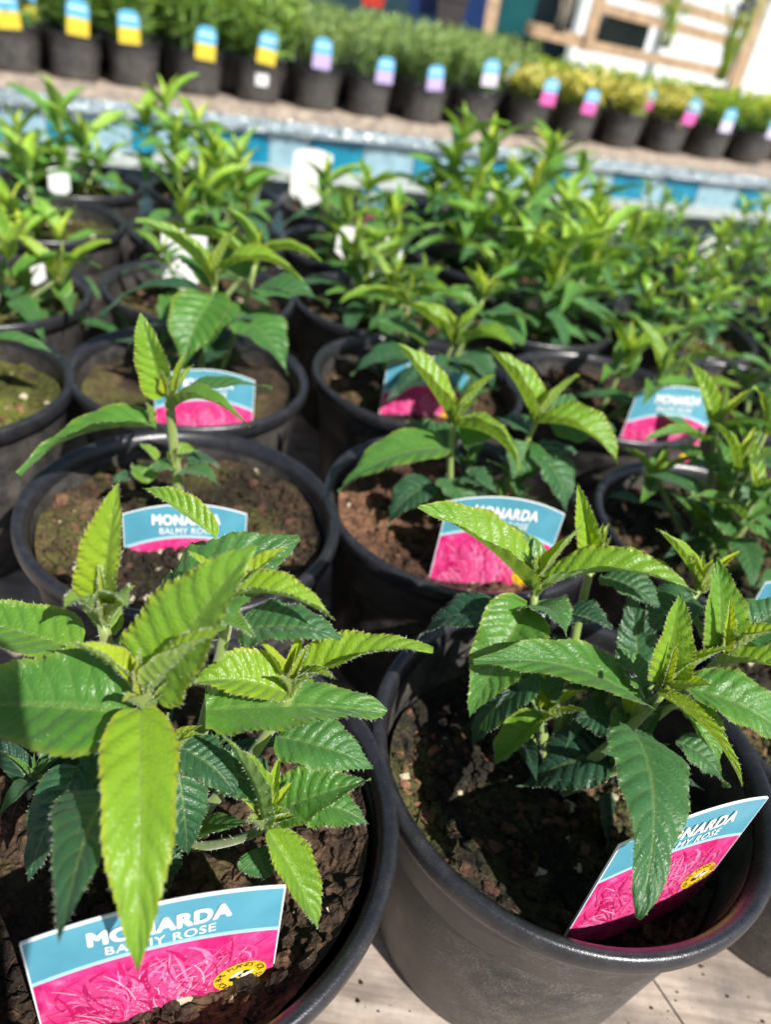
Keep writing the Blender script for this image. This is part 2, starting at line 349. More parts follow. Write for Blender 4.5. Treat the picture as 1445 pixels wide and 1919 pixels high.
# ---------------------------------------------------------------- leaves
def leaf_into(mb, base, tip, width, arch=0.12, age=0.5, fold=0.25, twist=0.0, out=None, teeth=13, nu=13, hair=0, seed=0, side=0.0, rag=0.0, per=4, blunt=0.0):
    rg = np.random.RandomState(seed + 11)
    base = np.asarray(base, float); tip = np.asarray(tip, float); ch = tip - base; L = np.linalg.norm(ch); T0 = ch / L
    O = np.array([ch[0], ch[1], 0.0]) if out is None else np.array([out[0], out[1], 0.0])
    twist = twist + 6 * rg.randn(); teeth = int(round(teeth * (1.15 + 0.5 * rg.rand()))) if teeth else 0; side = side + 0.035 * rg.randn()
    O = nrm(O); S = nrm(np.cross(np.array([0, 0, 1.0]), O)); S = nrm(S - (S @ T0) * T0); N0 = np.cross(S, T0) * -1.0
    if twist:
        c, s_ = math.cos(R(twist)), math.sin(R(twist)); S, N0 = c * S + s_ * N0, c * N0 - s_ * S
    Sx = np.cross(T0, N0)      # right-handed so that the upper face points along N0
    ctl = (base + tip) / 2 + 2 * arch * L * N0 * 0.5 * 1.6 + side * L * Sx
    if teeth:
        fr = {4: (0.0, 0.45, 0.86, 0.95), 3: (0.0, 0.8, 0.95), 2: (0.0, 0.9)}[per]; sv = {4: (0.0, 0.55, 1.0, 0.35), 3: (0.0, 1.0, 0.3), 2: (0.0, 1.0)}[per]
        ts = [0.0, 0.03]; sw = [0.0, 0.0]
        for k in range(teeth):
            for f_, s_ in zip(fr, sv):
                ts.append(0.06 + 0.86 * (k + f_) / teeth); sw.append(s_ * (0.75 + 0.5 * rg.rand()))
        ts += [0.93, 0.96, 0.985, 1.0]; sw += [0, 0, 0, 0]
    else:
        ts = list(np.linspace(0, 1, 12)); sw = [0] * 12
    ts = np.array(ts); sw = np.array(sw)
    P = bez(base, ctl, tip, ts); D = dbez(base, ctl, tip, ts); D /= np.linalg.norm(D, axis=1)[:, None]
    NN = np.cross(np.broadcast_to(Sx, D.shape), D); NN /= np.linalg.norm(NN, axis=1)[:, None]
    pa, pb = (0.42, 1.12 + 0.15 * rg.rand()) if age > 0.3 else (0.46, 0.95)
    prof = np.clip(ts, 1e-6, 1) ** pa * np.clip(1 - ts, 0, 1) ** pb; prof = prof / prof.max()
    fold = fold * 1.6 + 0.16
    if blunt: prof = np.maximum(prof, blunt * (1 - ts ** 8)) * np.where(ts > 0.995, 0.3, 1)
    prof = np.maximum(prof, 0.045 * (ts < 0.3) + 0.004); hw = width / 2 * prof
    us = np.sin(np.linspace(-1, 1, nu) * PI / 2 * 0.92) / math.sin(PI / 2 * 0.92)
    u = us[None, :]; a = np.abs(u); T = ts[:, None]; hwc = hw[:, None]
    tooth = (sw * (0.028 if age < 0.35 else 0.018) * width * np.minimum(1, prof * 1.6))[:, None] * (a > 0.93)
    wavy = 1 + 0.05 * np.sin(T * 17 + seed) * (a > 0.5)
    ss = u * hwc * math.cos(fold) * wavy + np.sign(u) * tooth
    curl = 0.16 if age > 0.5 else -0.05
    zz = a * hwc * math.sin(fold) - curl * u ** 2 * hwc
    # blade quilting between the side veins (mirrors the vein layout in the material)
    v = (T + 0.012 * np.sin(T * 31 + seed) - 0.17 * a ** 1.25) * 9.0 + 0.35 * (u > 0); ph = v - np.floor(v); d = np.minimum(ph, 1 - ph)
    q = np.clip(d / 0.5, 0, 1) ** 0.45
    zz = zz + (0.048 + 0.006 * age) * width * (q - 0.5) * np.clip(a * 2.2, 0, 1) * (1 - a ** 6 * 0.6) * prof[:, None]
    zz = zz - 0.028 * width * np.exp(-(a / 0.10) ** 2) * prof[:, None]
    zz = zz + width * (0.04 + 0.05 * rg.rand()) * np.sin(T * (4 + 4 * rg.rand()) + seed * 1.7 + u * 1.3) * a + width * 0.022 * np.sin(T * 23 + seed + 2 * u) * a ** 3
    fwd_ = tooth * 0.8
    V = P[:, None, :] + ss[..., None] * Sx + zz[..., None] * NN[:, None, :] + fwd_[..., None] * D[:, None, :]
    UVv = np.stack([np.broadcast_to((u + 1) / 2, ss.shape), np.broadcast_to(T, ss.shape)], -1)
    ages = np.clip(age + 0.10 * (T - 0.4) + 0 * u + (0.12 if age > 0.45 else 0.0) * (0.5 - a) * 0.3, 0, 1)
    nr = len(ts); fs = grid_faces(nr, nu)
    if rag:
        fs = [q_ for k, q_ in enumerate(fs) if not (rg.rand() < rag and (k % (nu - 1)) in (0, nu - 2) and k / len(fs) > 0.55)]
    mb.add(V.reshape(-1, 3), fs, 0, UVv.reshape(-1, 2), ages.reshape(-1))
    if hair:
        hv = []; hf = []
        def spike(p, dr, ln, w):
            s_ = nrm(np.cross(dr, rg.randn(3))); k = len(hv); hv.extend([p - s_ * w, p + s_ * w, p + dr * ln]); hf.append((k, k + 1, k + 2))
        for k in range(hair):
            i = rg.randint(2, nr - 2); sg = rg.choice([0, nu - 1]); p = V[i, sg] * (1 - (w_ := rg.rand())) + V[i + 1, sg] * w_
            dr = nrm((1 if sg else -1) * Sx + 0.5 * D[i] - 0.35 * NN[i] + 0.5 * rg.randn(3)); spike(p, dr, 0.006 + 0.008 * rg.rand(), 0.0005)
        for k in range(hair):
            i = rg.randint(1, nr - 2); j = rg.randint(1, nu - 1) if rg.rand() < 0.6 else nu // 2
            sgn = -1 if rg.rand() < 0.7 else 1
            dr = nrm(sgn * NN[i] + 0.4 * D[i] + 0.5 * rg.randn(3)); spike(V[i, j], dr, 0.005 + 0.008 * rg.rand(), 0.0005)
        mb.add(np.array(hv), hf, 1)

def stem_mesh(pts, r0, r1, hairs=0, seed=0, off=(0, 0, 0), n=10):
    mb = MB(); pts = np.asarray(pts, float)
    t = np.linspace(0, 1, 14); k = len(pts)
    if k == 3: P = bez(pts[0], pts[1] * 2 - (pts[0] + pts[2]) / 2, pts[2], t)
    else: P = np.stack([np.interp(t, np.linspace(0, 1, k), pts[:, i]) for i in range(3)], 1)
    tube(mb, P, r0, r1, n)
    if hairs:
        rg = np.random.RandomState(seed); hv = []; hf = []
        for _ in range(hairs):
            i = rg.randint(0, 13); p = P[i] * (1 - (w := rg.rand())) + P[i + 1] * w; dr = nrm(rg.randn(3)); r = r0 + (r1 - r0) * i / 13
            s_ = nrm(np.cross(dr, rg.randn(3))); q = len(hv); hv += [p + dr * r * .9 - s_ * .001, p + dr * r * .9 + s_ * .001, p + dr * (r + 0.012 + 0.012 * rg.rand())]; hf.append((q, q + 1, q + 2))
        mb.add(np.array(hv), hf, 1)
    return mb.mesh('stem', [M['stem'], M['hair']], off)

# ---------------------------------------------------------------- pots, soil
HP = 1.45
def pot_meshes():
    b = MB()
    lathe(b, [(0.0, 0.02), (0.70, 0.02), (0.765, 0.0), (0.785, 0.018), (0.80, 0.10), (0.803, 0.11), (0.872, 0.86), (0.872, 0.875), (0.885, 0.98), (0.885, 0.99), (0.898, 1.01), (0.93, 1.30), (0.935, 1.345)], 112)
    lathe(b, [(0.905, 1.345), (0.89, 1.05), (0.80, 0.3), (0.76, 0.06), (0.0, 0.06)], 112)
    r = MB()
    pr = [(0.905, 1.30), (0.912, 1.37), (0.925, 1.415), (0.945, 1.437), (0.965, 1.448), (0.982, 1.446), (0.995, 1.432), (1.0, 1.405), (0.999, 1.37), (0.990, 1.335), (0.975, 1.315), (0.955, 1.31), (0.936, 1.318), (0.905, 1.30)]
    lathe(r, pr, 128)
    return b.mesh('pot', [M['pot']]), r.mesh('rim', [M['rim']])
POT_ME, RIM_ME = pot_meshes()
def soil_mesh(seed, mat, level=-0.28, hero=False, slope=0.0, saz=0.0):
    rg = np.random.RandomState(seed); mb = MB(); nr_, na = (46, 150) if hero else (18, 60)
    z0 = HP + level; rad = 0.80 + (z0 / HP) * 0.10; rows = []
    rs = np.linspace(0, 1, nr_) ** 0.75 * rad; th = np.arange(na) * 2 * PI / na; sx, sy = rg.rand(2) * 40
    V = np.zeros((nr_, na, 3))
    for i, r in enumerate(rs):
        for j, a in enumerate(th):
            x, y = r * math.cos(a), r * math.sin(a)
            h = 0.055 * mnoise.fractal(Vector((x * 3 + sx, y * 3 + sy, 0)), 0.9, 2.1, 5 if hero else 3)
            h += slope * max(0, (x * math.cos(saz) + y * math.sin(saz))) ** 2 + 0.05 * (r / rad) ** 6
            if hero: h += 0.022 * abs(mnoise.noise(Vector((x * 24 + sx, y * 24, 1)))) + 0.013 * mnoise.noise(Vector((x * 55 + sx, y * 55, 3)))
            V[i, j] = (x, y, z0 + h)
    mb.add(V.reshape(-1, 3), grid_faces(nr_, na, True))
    if hero:
        ico = np.array([(0, 0, 1), (.89, 0, .45), (.28, .85, .45), (-.72, .53, .45), (-.72, -.53, .45), (.28, -.85, .45), (.72, .53, -.45), (-.28, .85, -.45), (-.89, 0, -.45), (-.28, -.85, -.45), (.72, -.53, -.45), (0, 0, -1)])
        icf = [(0, 1, 2), (0, 2, 3), (0, 3, 4), (0, 4, 5), (0, 5, 1), (1, 6, 2), (2, 7, 3), (3, 8, 4), (4, 9, 5), (5, 10, 1), (1, 10, 6), (2, 6, 7), (3, 7, 8), (4, 8, 9), (5, 9, 10), (6, 11, 7), (7, 11, 8), (8, 11, 9), (9, 11, 10), (10, 11, 6)]
        for k in range(2600):
            r = rad * math.sqrt(rg.rand()) * 0.98; a = rg.rand() * 2 * PI; i = min(nr_ - 1, int((r / rad) ** (1 / 0.75) * (nr_ - 1))); j = int(a / (2 * PI) * na) % na
            p = V[i, j]; s = 0.006 + 0.040 * rg.rand() ** 3
            v = ico * (0.6 + 0.8 * rg.rand(12, 1)) * s * np.array([1, 0.6 + 0.6 * rg.rand(), 0.5 + 0.5 * rg.rand()])
            rz = rg.rand() * 6.28; rot = np.array([[math.cos(rz), -math.sin(rz), 0], [math.sin(rz), math.cos(rz), 0], [0, 0, 1]])
            if mnoise.noise(Vector((p[0] * 4 + sx, p[1] * 4 + sy, 7))) < -0.05 and rg.rand() < 0.75: continue
            pick = rg.rand(); mb.add(v @ rot.T + p + np.array([0, 0, s * 0.3]), icf, 0 if pick < 0.78 else (1 if pick < 0.975 else 2))
        for k in range(40):      # bits of bark and root fibre
            r = rad * math.sqrt(rg.rand()) * 0.93; a = rg.rand() * 6.28; i = min(nr_ - 1, int((r / rad) ** (1 / 0.75) * (nr_ - 1))); p = V[i, int(a / 6.2832 * na) % na]
            az = rg.rand() * 6.28; d = np.array([math.cos(az), math.sin(az), 0.15 * rg.randn()]); ln = 0.04 + 0.08 * rg.rand()
            tube(mb, [p + np.array([0, 0, .01]), p + d * ln / 2 + np.array([0, 0, .025]), p + d * ln + np.array([0, 0, .008])], 0.004 + 0.004 * rg.rand(), 0.003, 5, 1)
    mb.smooth = not hero
    return mb.mesh('soil', [mat, M['grit'], M['perlite']])

ROOTS = []
def potted(name, cx, cy, label, cat, soil_me, group=None, rotz=0.0, scale=1.0, z=-HP):
    root = empty(name, (cx, cy, z)); tag(root, label, cat, group)
    p = link('pot', POT_ME, root); p.rotation_euler.z = rotz; p.scale = (scale,) * 3
    r = link('rim', RIM_ME, p); s = link('soil', soil_me, root); s.scale = (scale,) * 3
    return root

# a hero plant: shoots given as (apex pixel, dy) with leaves given as base/tip pixels, each with its own depth dy from the pot's axis
def hero_plant(root, cx, cy, shoots, hair=130, z=-HP):
    org = np.array([cx, cy, z])
    for si, sh in enumerate(shoots):
        ax, ay, ady = sh['apex']; A = at_y(ax, ay, cy + ady)
        B = np.array([cx + sh.get('bx', 0.0), cy + sh.get('by', 0.0), -0.33])
        Mid = (A * 0.5 + B * 0.5) + np.array([(A - B)[0] * 0.12, (A - B)[1] * 0.12, 0.0])
        so_ = link('shoot', stem_mesh([B, Mid, A], sh.get('r0', 0.030), sh.get('r1', 0.020), 120 if hair else 0, si, B), root, B - org)
        rt = np.random.RandomState(int(abs(cx) * 977) + si); tl = sh.get('tips', 6); az_t = rt.rand() * 6.28
        for q in range(tl):      # the closed young leaves that stand around the tip
            a_ = az_t + q * PI / 2 * (1 if q < 4 else 1.4) + 0.3 * rt.randn(); e_ = R(rt.uniform(52, 76)); l_ = rt.uniform(0.15, 0.31) * sh.get('ts', 1.0); b = A + np.array([0.018 * math.cos(a_), 0.018 * math.sin(a_), -0.02])
            d_ = np.array([math.cos(a_) * math.cos(e_), math.sin(a_) * math.cos(e_), math.sin(e_)]); mb = MB()
            leaf_into(mb, b, b + d_ * l_, l_ * rt.uniform(0.26, 0.36), arch=0.07, age=rt.uniform(0.0, 0.16), fold=0.45, out=(math.cos(a_), math.sin(a_)), teeth=7, hair=hair // 3, seed=si * 7 + q)
            link('leaf', mb.mesh('leaf', [M['leaf'], M['hair']], b), so_, b - B)
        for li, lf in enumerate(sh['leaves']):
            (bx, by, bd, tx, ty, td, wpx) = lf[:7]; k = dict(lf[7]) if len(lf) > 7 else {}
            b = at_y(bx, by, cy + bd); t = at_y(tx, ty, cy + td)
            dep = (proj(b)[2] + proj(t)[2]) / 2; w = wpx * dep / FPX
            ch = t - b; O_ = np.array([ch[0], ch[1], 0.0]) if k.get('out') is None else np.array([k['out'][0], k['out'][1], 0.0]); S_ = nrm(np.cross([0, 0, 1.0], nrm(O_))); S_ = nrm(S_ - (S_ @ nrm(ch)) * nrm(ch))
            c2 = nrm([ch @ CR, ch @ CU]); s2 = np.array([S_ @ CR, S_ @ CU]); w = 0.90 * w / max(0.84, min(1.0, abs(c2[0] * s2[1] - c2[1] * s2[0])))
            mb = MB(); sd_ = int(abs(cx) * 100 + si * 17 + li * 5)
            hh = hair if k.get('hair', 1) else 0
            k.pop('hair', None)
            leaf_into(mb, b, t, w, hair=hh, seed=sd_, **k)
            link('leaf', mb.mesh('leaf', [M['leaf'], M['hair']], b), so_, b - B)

def shootspec(cx, cy, apex, size=1.0, seed=0, az0=None, n=4, age0=0.1):
    """an opposite-leaved shoot tip seen from outside, leaves in pairs turned a quarter each time; returns (base, tip, width, kw) tuples"""
    rg = np.random.RandomState(seed); A = np.asarray(apex, float); out = []
    az = rg.rand() * PI if az0 is None else az0
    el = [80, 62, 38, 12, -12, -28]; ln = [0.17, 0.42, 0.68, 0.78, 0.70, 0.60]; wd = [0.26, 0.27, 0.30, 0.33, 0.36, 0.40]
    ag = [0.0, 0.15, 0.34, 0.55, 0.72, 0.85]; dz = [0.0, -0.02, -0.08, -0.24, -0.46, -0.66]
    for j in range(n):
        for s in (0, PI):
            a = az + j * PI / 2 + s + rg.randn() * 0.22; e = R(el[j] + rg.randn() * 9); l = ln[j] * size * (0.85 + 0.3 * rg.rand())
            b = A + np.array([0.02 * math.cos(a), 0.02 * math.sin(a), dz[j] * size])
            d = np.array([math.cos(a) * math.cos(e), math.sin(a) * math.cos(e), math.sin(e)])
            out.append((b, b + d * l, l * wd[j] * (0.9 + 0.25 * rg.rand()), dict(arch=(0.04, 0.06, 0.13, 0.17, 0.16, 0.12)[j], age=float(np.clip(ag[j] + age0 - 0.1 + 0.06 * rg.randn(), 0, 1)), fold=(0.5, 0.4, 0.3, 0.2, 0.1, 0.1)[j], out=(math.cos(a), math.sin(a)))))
    return out
def auto_plant(root, cx, cy, apexes, seed=0, detail=1, mat='leaf_far', sizes=None, n=4, separate=True, z=-HP, age0=0.1, extra=0, low=0.0, high=0.7, rad0=0.15, rad1=0.7, ox=0.0, oy=0.0):
    rx = np.random.RandomState(seed + 5); apexes = list(apexes); s00 = sizes[0]; sizes = list(sizes) if apexes else []
    for _ in range(extra):      # side shoots lower in the plant
        a = rx.rand() * 6.28; r = rad0 + (rad1 - rad0) * rx.rand(); apexes.append(np.array([cx + ox + r * math.cos(a), cy + oy + r * math.sin(a), rx.uniform(low, high)])); sizes.append(s00 * rx.uniform(0.7, 0.95))
    org = np.array([cx, cy, z])
    for si, A in enumerate(apexes):
        B = np.array([cx + 0.5 * (A[0] - cx) * 0.4, cy + 0.5 * (A[1] - cy) * 0.4, -0.33]); A = np.asarray(A, float)
        Mid = A * 0.5 + B * 0.5
        sh = link('shoot', stem_mesh([B, Mid, A], 0.028, 0.018, 0, si, B, 6), root, B - org)
        fol = MB()
        for li, (b, t, w, k) in enumerate(shootspec(cx, cy, A, (sizes[si] if sizes else 1.0), seed * 31 + si, n=n, age0=age0)):
            mb = MB() if separate else fol
            leaf_into(mb, b, t, w, seed=seed * 7 + si * 13 + li, teeth=11 if detail else 6, nu=9 if detail else 5, per=3 if detail else 2, hair=0, **k)
            if separate: link('leaf', mb.mesh('leaf', [M[mat], M['hair']], b), sh, b - B)
        if not separate: link('foliage', fol.mesh('foliage', [M[mat], M['hair']], B), sh)

# ---------------------------------------------------------------- plant labels
def text_mesh(body, size, bold=0.0, spacing=1.0):
    cu = bpy.data.curves.new('lettering', 'FONT'); cu.body = body; cu.size = size; cu.offset = bold; cu.align_x = 'CENTER'; cu.align_y = 'CENTER'
    cu.space_character = spacing; cu.resolution_u = 3
    o = bpy.data.objects.new('lettering', cu); C.objects.link(o); bpy.context.view_layer.update()
    ev = o.evaluated_get(bpy.context.evaluated_depsgraph_get()); me = bpy.data.meshes.new_from_object(ev)
    v = np.array([(p.co.x, p.co.y) for p in me.vertices]); f = [tuple(p.vertices) for p in me.polygons]
    bpy.data.objects.remove(o); bpy.data.curves.remove(cu); bpy.data.meshes.remove(me)
    return v, f
BENDK = 0.10
def on_card(xy, lift):
    x, y = xy[:, 0], xy[:, 1]
    return np.stack([x, BENDK * x * x - lift, y], 1)        # the card is gently curved; its printed face looks along -y
def card_top(x): return 0.085 - 0.085 * (x / LBW) ** 2
def label_meshes():
    mb = MB(); nx, ny = 25, 30
    xs = np.linspace(-1, 1, nx); rows = []; uvs = []
    for k in range(ny + 1):
        q = k / ny
        for a in xs:
            yb = -0.98; y0 = card_top(a * LBW); y = y0 + (yb - y0) * q
            hwid = LBW if y > -0.74 else LBW * (1 - 0.85 * ((-0.74 - y) / 0.24))
            rows.append((a * hwid, y)); uvs.append((a * hwid, y))
    xy = np.array(rows); F = on_card(xy, 0.004); Bk = on_card(xy, -0.004); n = len(xy)
    gf = grid_faces(ny + 1, nx)
    mb.add(F, [tuple(reversed(q)) for q in gf], 0, np.array(uvs)); mb.add(Bk, gf, 1)
    per = list(range(nx)) + [k * nx + nx - 1 for k in range(1, ny + 1)] + [ny * nx + k for k in range(nx - 2, -1, -1)] + [k * nx for k in range(ny - 1, 0, -1)]
    mb.add(np.concatenate([F[per], Bk[per]]), [(k, (k + 1) % len(per), len(per) + (k + 1) % len(per), len(per) + k) for k in range(len(per))], 1)
    mb.smooth = False
    card = mb.mesh('card', [M['label'], M['white_card']])
    t = MB(); t.smooth = False
    def put(body, size, bold, sp, width, pos, mat=0, rot=0.0, lift=0.0075, tgt=t):
        v, f = text_mesh(body, size, bold, sp)
        if width: v = v * np.array([width / (v[:, 0].max() - v[:, 0].min()), 1.0])
        c, s_ = math.cos(rot), math.sin(rot); v = v @ np.array([[c, s_], [-s_, c]]) + np.array(pos); tgt.add(on_card(v, lift), f, mat)
    for q, (ox, oy) in enumerate(((0, 0), (0.0042, 0), (-0.0042, 0), (0, 0.0034), (0, -0.0034), (0.003, 0.0024), (-0.003, -0.0024), (0.003, -0.0024), (-0.003, 0.0024))):
        put('MONARDA', 0.108, 0.0, 1.08, 0.40, (ox, -0.034 + oy), lift=0.0070 + 0.0003 * q)
    put('BALMY ROSE', 0.068, 0.0, 1.08, 0.315, (0, -0.118)); put('BALMY ROSE', 0.068, 0.0, 1.08, 0.315, (0.0012, -0.117), lift=0.0078)
    let = t.mesh('lettering', [M['ink_white']])
    rg = np.random.RandomState(5); p = MB(); p.smooth = False
    for k in range(900):
        ox, oy = rg.choice([-0.02, -0.10, 0.14]) + 0.05 * rg.randn(), -0.72 + 0.05 * rg.randn()
        a = R(90 + 55 * rg.randn()); ln = 0.08 + 0.20 * rg.rand(); st = 0.02 + 0.36 * rg.rand(); bend = 1.5 * rg.randn()
        pts = []; q = np.array([ox + st * math.cos(a), oy + st * math.sin(a)])
        for i in range(8): pts.append(q.copy()); q = q + ln / 8 * np.array([math.cos(a + bend * i / 8), math.sin(a + bend * i / 8)])
        pts = np.array(pts); wd = 0.003 + 0.006 * rg.rand() ** 2; mt = rg.choice([0, 0, 1, 1, 2, 3], p=[.20, .20, .11, .11, .26, .12])
        if mt == 3: wd = 0.0026
        d = np.gradient(pts, axis=0); d /= np.linalg.norm(d, axis=1)[:, None] + 1e-9; nn = np.stack([-d[:, 1], d[:, 0]], 1); tw = wd * np.sin(np.linspace(0.5, PI - 0.35, 8))[:, None]
        v = np.concatenate([pts + nn * tw, pts - nn * tw])
        lim = -0.190 - 0.69 * v[:, 0] ** 2
        if (np.abs(v[:, 0]) > LBW - 0.015).any() or (v[:, 1] > lim).any() or (v[:, 1] < -0.72).any(): continue
        p.add(on_card(v, 0.0055 + 0.0004 * (k % 4)), [(i, i + 1, 8 + i + 1, 8 + i) for i in range(7)], int(mt))
    pet = p.mesh('blossom_picture', [M['petal_a'], M['petal_b'], M['petal_c'], M['petal_d']])
    r = MB(); r.smooth = False; rc = np.array([0.25, -0.50])
    def disc(c, rx, ry, mat, lift, n=40, rot=0):
        th = np.arange(n) * 2 * PI / n; v = np.stack([rx * np.cos(th), ry * np.sin(th)], 1); c_, s_ = math.cos(rot), math.sin(rot)
        r.add(on_card(v @ np.array([[c_, s_], [-s_, c_]]) + c, lift), [tuple(range(n - 1, -1, -1))], mat)
    disc(rc, 0.090, 0.090, 0, 0.0085)
    for txt, start, end, inward in (('RHS PLANTS FOR', 172, 8, 1), ('POLLINATORS', 200, 340, -1)):
        for i, ch in enumerate(txt):
            if ch == ' ': continue
            a = R(start + (end - start) * i / (len(txt) - 1)); put(ch, 0.034, 0.0, 1, 0, rc + 0.071 * np.array([math.cos(a), math.sin(a)]), 1, a - PI / 2 if inward > 0 else a + PI / 2, 0.0098, r)
    disc(rc, 0.040, 0.026, 1, 0.0096, 24, 0.5)
    for off, rot in (((-0.012, 0.020), 0.6), ((0.024, 0.006), 0.5)): disc(rc + np.array(off), 0.026, 0.010, 2, 0.0106, 20, rot)
    for off in ((-0.008, -0.004), (0.012, 0.004)): disc(rc + np.array(off), 0.005, 0.020, 0, 0.0101, 10, 0.5)
    rou = r.mesh('roundel', [M['ink_yellow'], M['ink_black'], M['ink_white']])
    return card, let, pet, rou
CARD, LETTER, PETALS, ROUNDEL = label_meshes()
LABEL_PROTO = None
def plant_label(mat4, label, group='picture labels stuck in the pots'):
    """mat4: columns are the card's x axis, y axis (into the card), z axis (up) and the middle of its top corner line"""
    o = empty('plant_label', (0, 0, 0)); o.matrix_world = mat4; tag(o, label, 'plant label', group)
    link('card', CARD, o); link('lettering', LETTER, o); link('blossom_picture', PETALS, o); link('roundel', ROUNDEL, o)
    return o
def label_px(TL, TR, z, label, lean=0.0):
    """an upright label whose two top corners stand at height z"""
    a, b = at_z(*TL, z), at_z(*TR, z); X = nrm(b - a); Z = np.array([0, 0, 1.0]) + math.tan(R(lean)) * np.array([-X[1], X[0], 0]); Z = nrm(Z - (Z @ X) * X); Y = np.cross(Z, X)
    mid = (a + b) / 2; s = np.linalg.norm(b - a) / (2 * LBW)
    m4 = Matrix(((X[0] * s, Y[0] * s, Z[0] * s, mid[0] * U), (X[1] * s, Y[1] * s, Z[1] * s, mid[1] * U), (X[2] * s, Y[2] * s, Z[2] * s, mid[2] * U), (0, 0, 0, 1)))
    return plant_label(m4, label)
def label_at(x, y, ztop, face_az, lean, label, roll=0.0):
    """stands with its top corners at height ztop; face_az: compass of the printed face in degrees (0 = towards +x, -90 = towards the camera)"""
    f = np.array([math.cos(R(face_az)), math.sin(R(face_az)), 0]); Y = -f; Z = np.array([0, 0, 1.0]) + math.tan(R(lean)) * -f; Z = nrm(Z); X = nrm(np.cross(Y, Z)); Y = np.cross(Z, X)
    if roll:
        c, s_ = math.cos(R(roll)), math.sin(R(roll)); X, Z = c * X + s_ * Z, c * Z - s_ * X
    return plant_label(Matrix(((X[0], Y[0], Z[0], x * U), (X[1], Y[1], Z[1], y * U), (X[2], Y[2], Z[2], ztop * U), (0, 0, 0, 1))), label)

# ---------------------------------------------------------------- ground and benches
def sheet(name, x0, x1, y0, y1, z, mat, label=None):
    mb = MB(); mb.add([(x0, y0, z), (x1, y0, z), (x1, y1, z), (x0, y1, z)], [(0, 1, 2, 3)]); o = link(name, mb.mesh(name, [mat])); o['kind'] = 'structure'; return o
ZG = -8.0
sheet('ground', -1500, 1500, -300, 2500, ZG, M['ground'])
BV = nrm([32.42, 16.15, 0]); BN = np.array([-BV[1], BV[0], 0])           # along and across the benches
B0 = at_z(0, 135, -HP)
def along(s, d, z): return B0 + BV * s + BN * d + np.array([0, 0, z + HP])
GA = np.array([-0.56, 1.97]); GB = np.array([1.85, 0.62]); GO = np.array([-0.68, 1.75])
# front bench: planks laid away from the camera
fb = empty('timber_bench', (0, 0, -HP)); tag(fb, 'pale timber bench carrying the black pots of bee balm', 'bench')
mb = MB(); mb.smooth = False
pd = nrm([-0.62, 1.0, 0]); pn = np.array([pd[1], -pd[0], 0])
p0 = at_z(1218, 1822, -HP)                                              # a gap between planks comes out under the front right pot here
ks = [(-9.5 + 0.95 * i, -9.5 + 0.95 * i + 0.938) for i in range(29)]
for a, b in ks:
    s0 = -6.0; e0 = p0 + pn * (a + b) / 2; en = np.array([-GB[1], GB[0], 0.0]); s1 = float(((np.append(GO + 5.60 * GA, -HP) - e0) @ en) / (pd @ en))
    q = p0 + pn * (a + b) / 2 + pd * (s0 + s1) / 2 + np.array([0, 0, -0.12])
    box(mb, q - np.array([0, 0, -HP]), (s1 - s0, b - a, 0.24), 0, np.stack([pd, pn, np.array([0, 0, 1.0])], 1))
top = link('tabletop', mb.mesh('tabletop', [M['wood']]), fb)
mb = MB(); mb.smooth = False
for k in range(3): beam(mb, p0 + pd * (-4 + 5 * k) - pn * 9 + np.array([0, 0, -0.52 + HP]), p0 + pd * (-4 + 6 * k) + pn * 16 + np.array([0, 0, -0.52 + HP]), 0.6, 0.5)
link('cross_rail', mb.mesh('cross_rail', [M['metal']]), fb)
for sx, sy in ((-7, -3), (7, -3), (-5, 9), (9, 12)):
    mb = MB(); mb.smooth = False; q = p0 + pn * sx + pd * sy; beam(mb, (q[0], q[1], -0.8), (q[0], q[1], ZG + HP), 0.7, 0.7, 0, (0, 1, 0)); link('leg', mb.mesh('leg', [M['metal']]), fb)
rg = np.random.RandomState(21); mb = MB(); mb.smooth = False
for k in range(70):      # crumbs of compost spilled on the planks
    c = at_z(rg.uniform(1150, 1460), rg.uniform(1790, 1960), -HP)[:2] if k < 45 else at_z(rg.uniform(600, 900), rg.uniform(1800, 1960), -HP)[:2]
    s_ = 0.003 + 0.012 * rg.rand() ** 4; o_ = np.array([(0, 0, 1), (.9, 0, .2), (-.3, .9, .2), (-.7, -.6, .2), (.3, -.3, -1)]) * (0.7 + 0.6 * rg.rand(5, 1)) * s_
    mb.add(o_ + np.array([c[0], c[1], -HP + s_ * 0.6]), [(0, 1, 2), (0, 2, 3), (0, 3, 1), (4, 2, 1), (4, 3, 2), (4, 1, 3)])
o = link('spilled_soil', mb.mesh('spilled_soil', [M['soil_brown']])); o['kind'] = 'stuff'; o['label'] = 'crumbs of compost spilled on the pale planks'
# back bench
bb = empty('display_bench', along(18, 4, -HP)); tag(bb, 'long display bench with a timber edge over teal panels, crowded with small pots', 'bench'); oB = along(18, 4, -HP)
def bpart(name, mb, mat, smooth=False):
    mb.smooth = smooth; return link(name, mb.mesh(name, [mat], oB), bb)
RB = np.stack([BV, BN, np.array([0, 0, 1.0])], 1)
mb = MB(); box(mb, along(18, 5.2, -HP - 0.20), (80, 10.0, 0.3), 0, RB); bpart('tabletop', mb, M['board'])
mb = MB(); box(mb, along(18, 0.09, -HP - 0.235), (80, 0.24, 0.47), 0, RB); bpart('edge_board', mb, M['board'])
mb = MB(); ns, nz = 1500, 12; V = []; rg = np.random.RandomState(3)
for i in range(ns):
    for j in range(nz):
        s = -16 + 70 * i / (ns - 1); z = -HP - 0.46 - 0.44 * j / (nz - 1)
        dpt = -0.06 - 0.10 * mnoise.noise(Vector((s * 2.3, z * 3, 0))) - 0.13 * mnoise.noise(Vector((s * 7, z * 8, 4))) - 0.05 * mnoise.noise(Vector((s * 17, z * 19, 9))) - 0.10 * j / nz
        V.append(along(s, dpt, z))
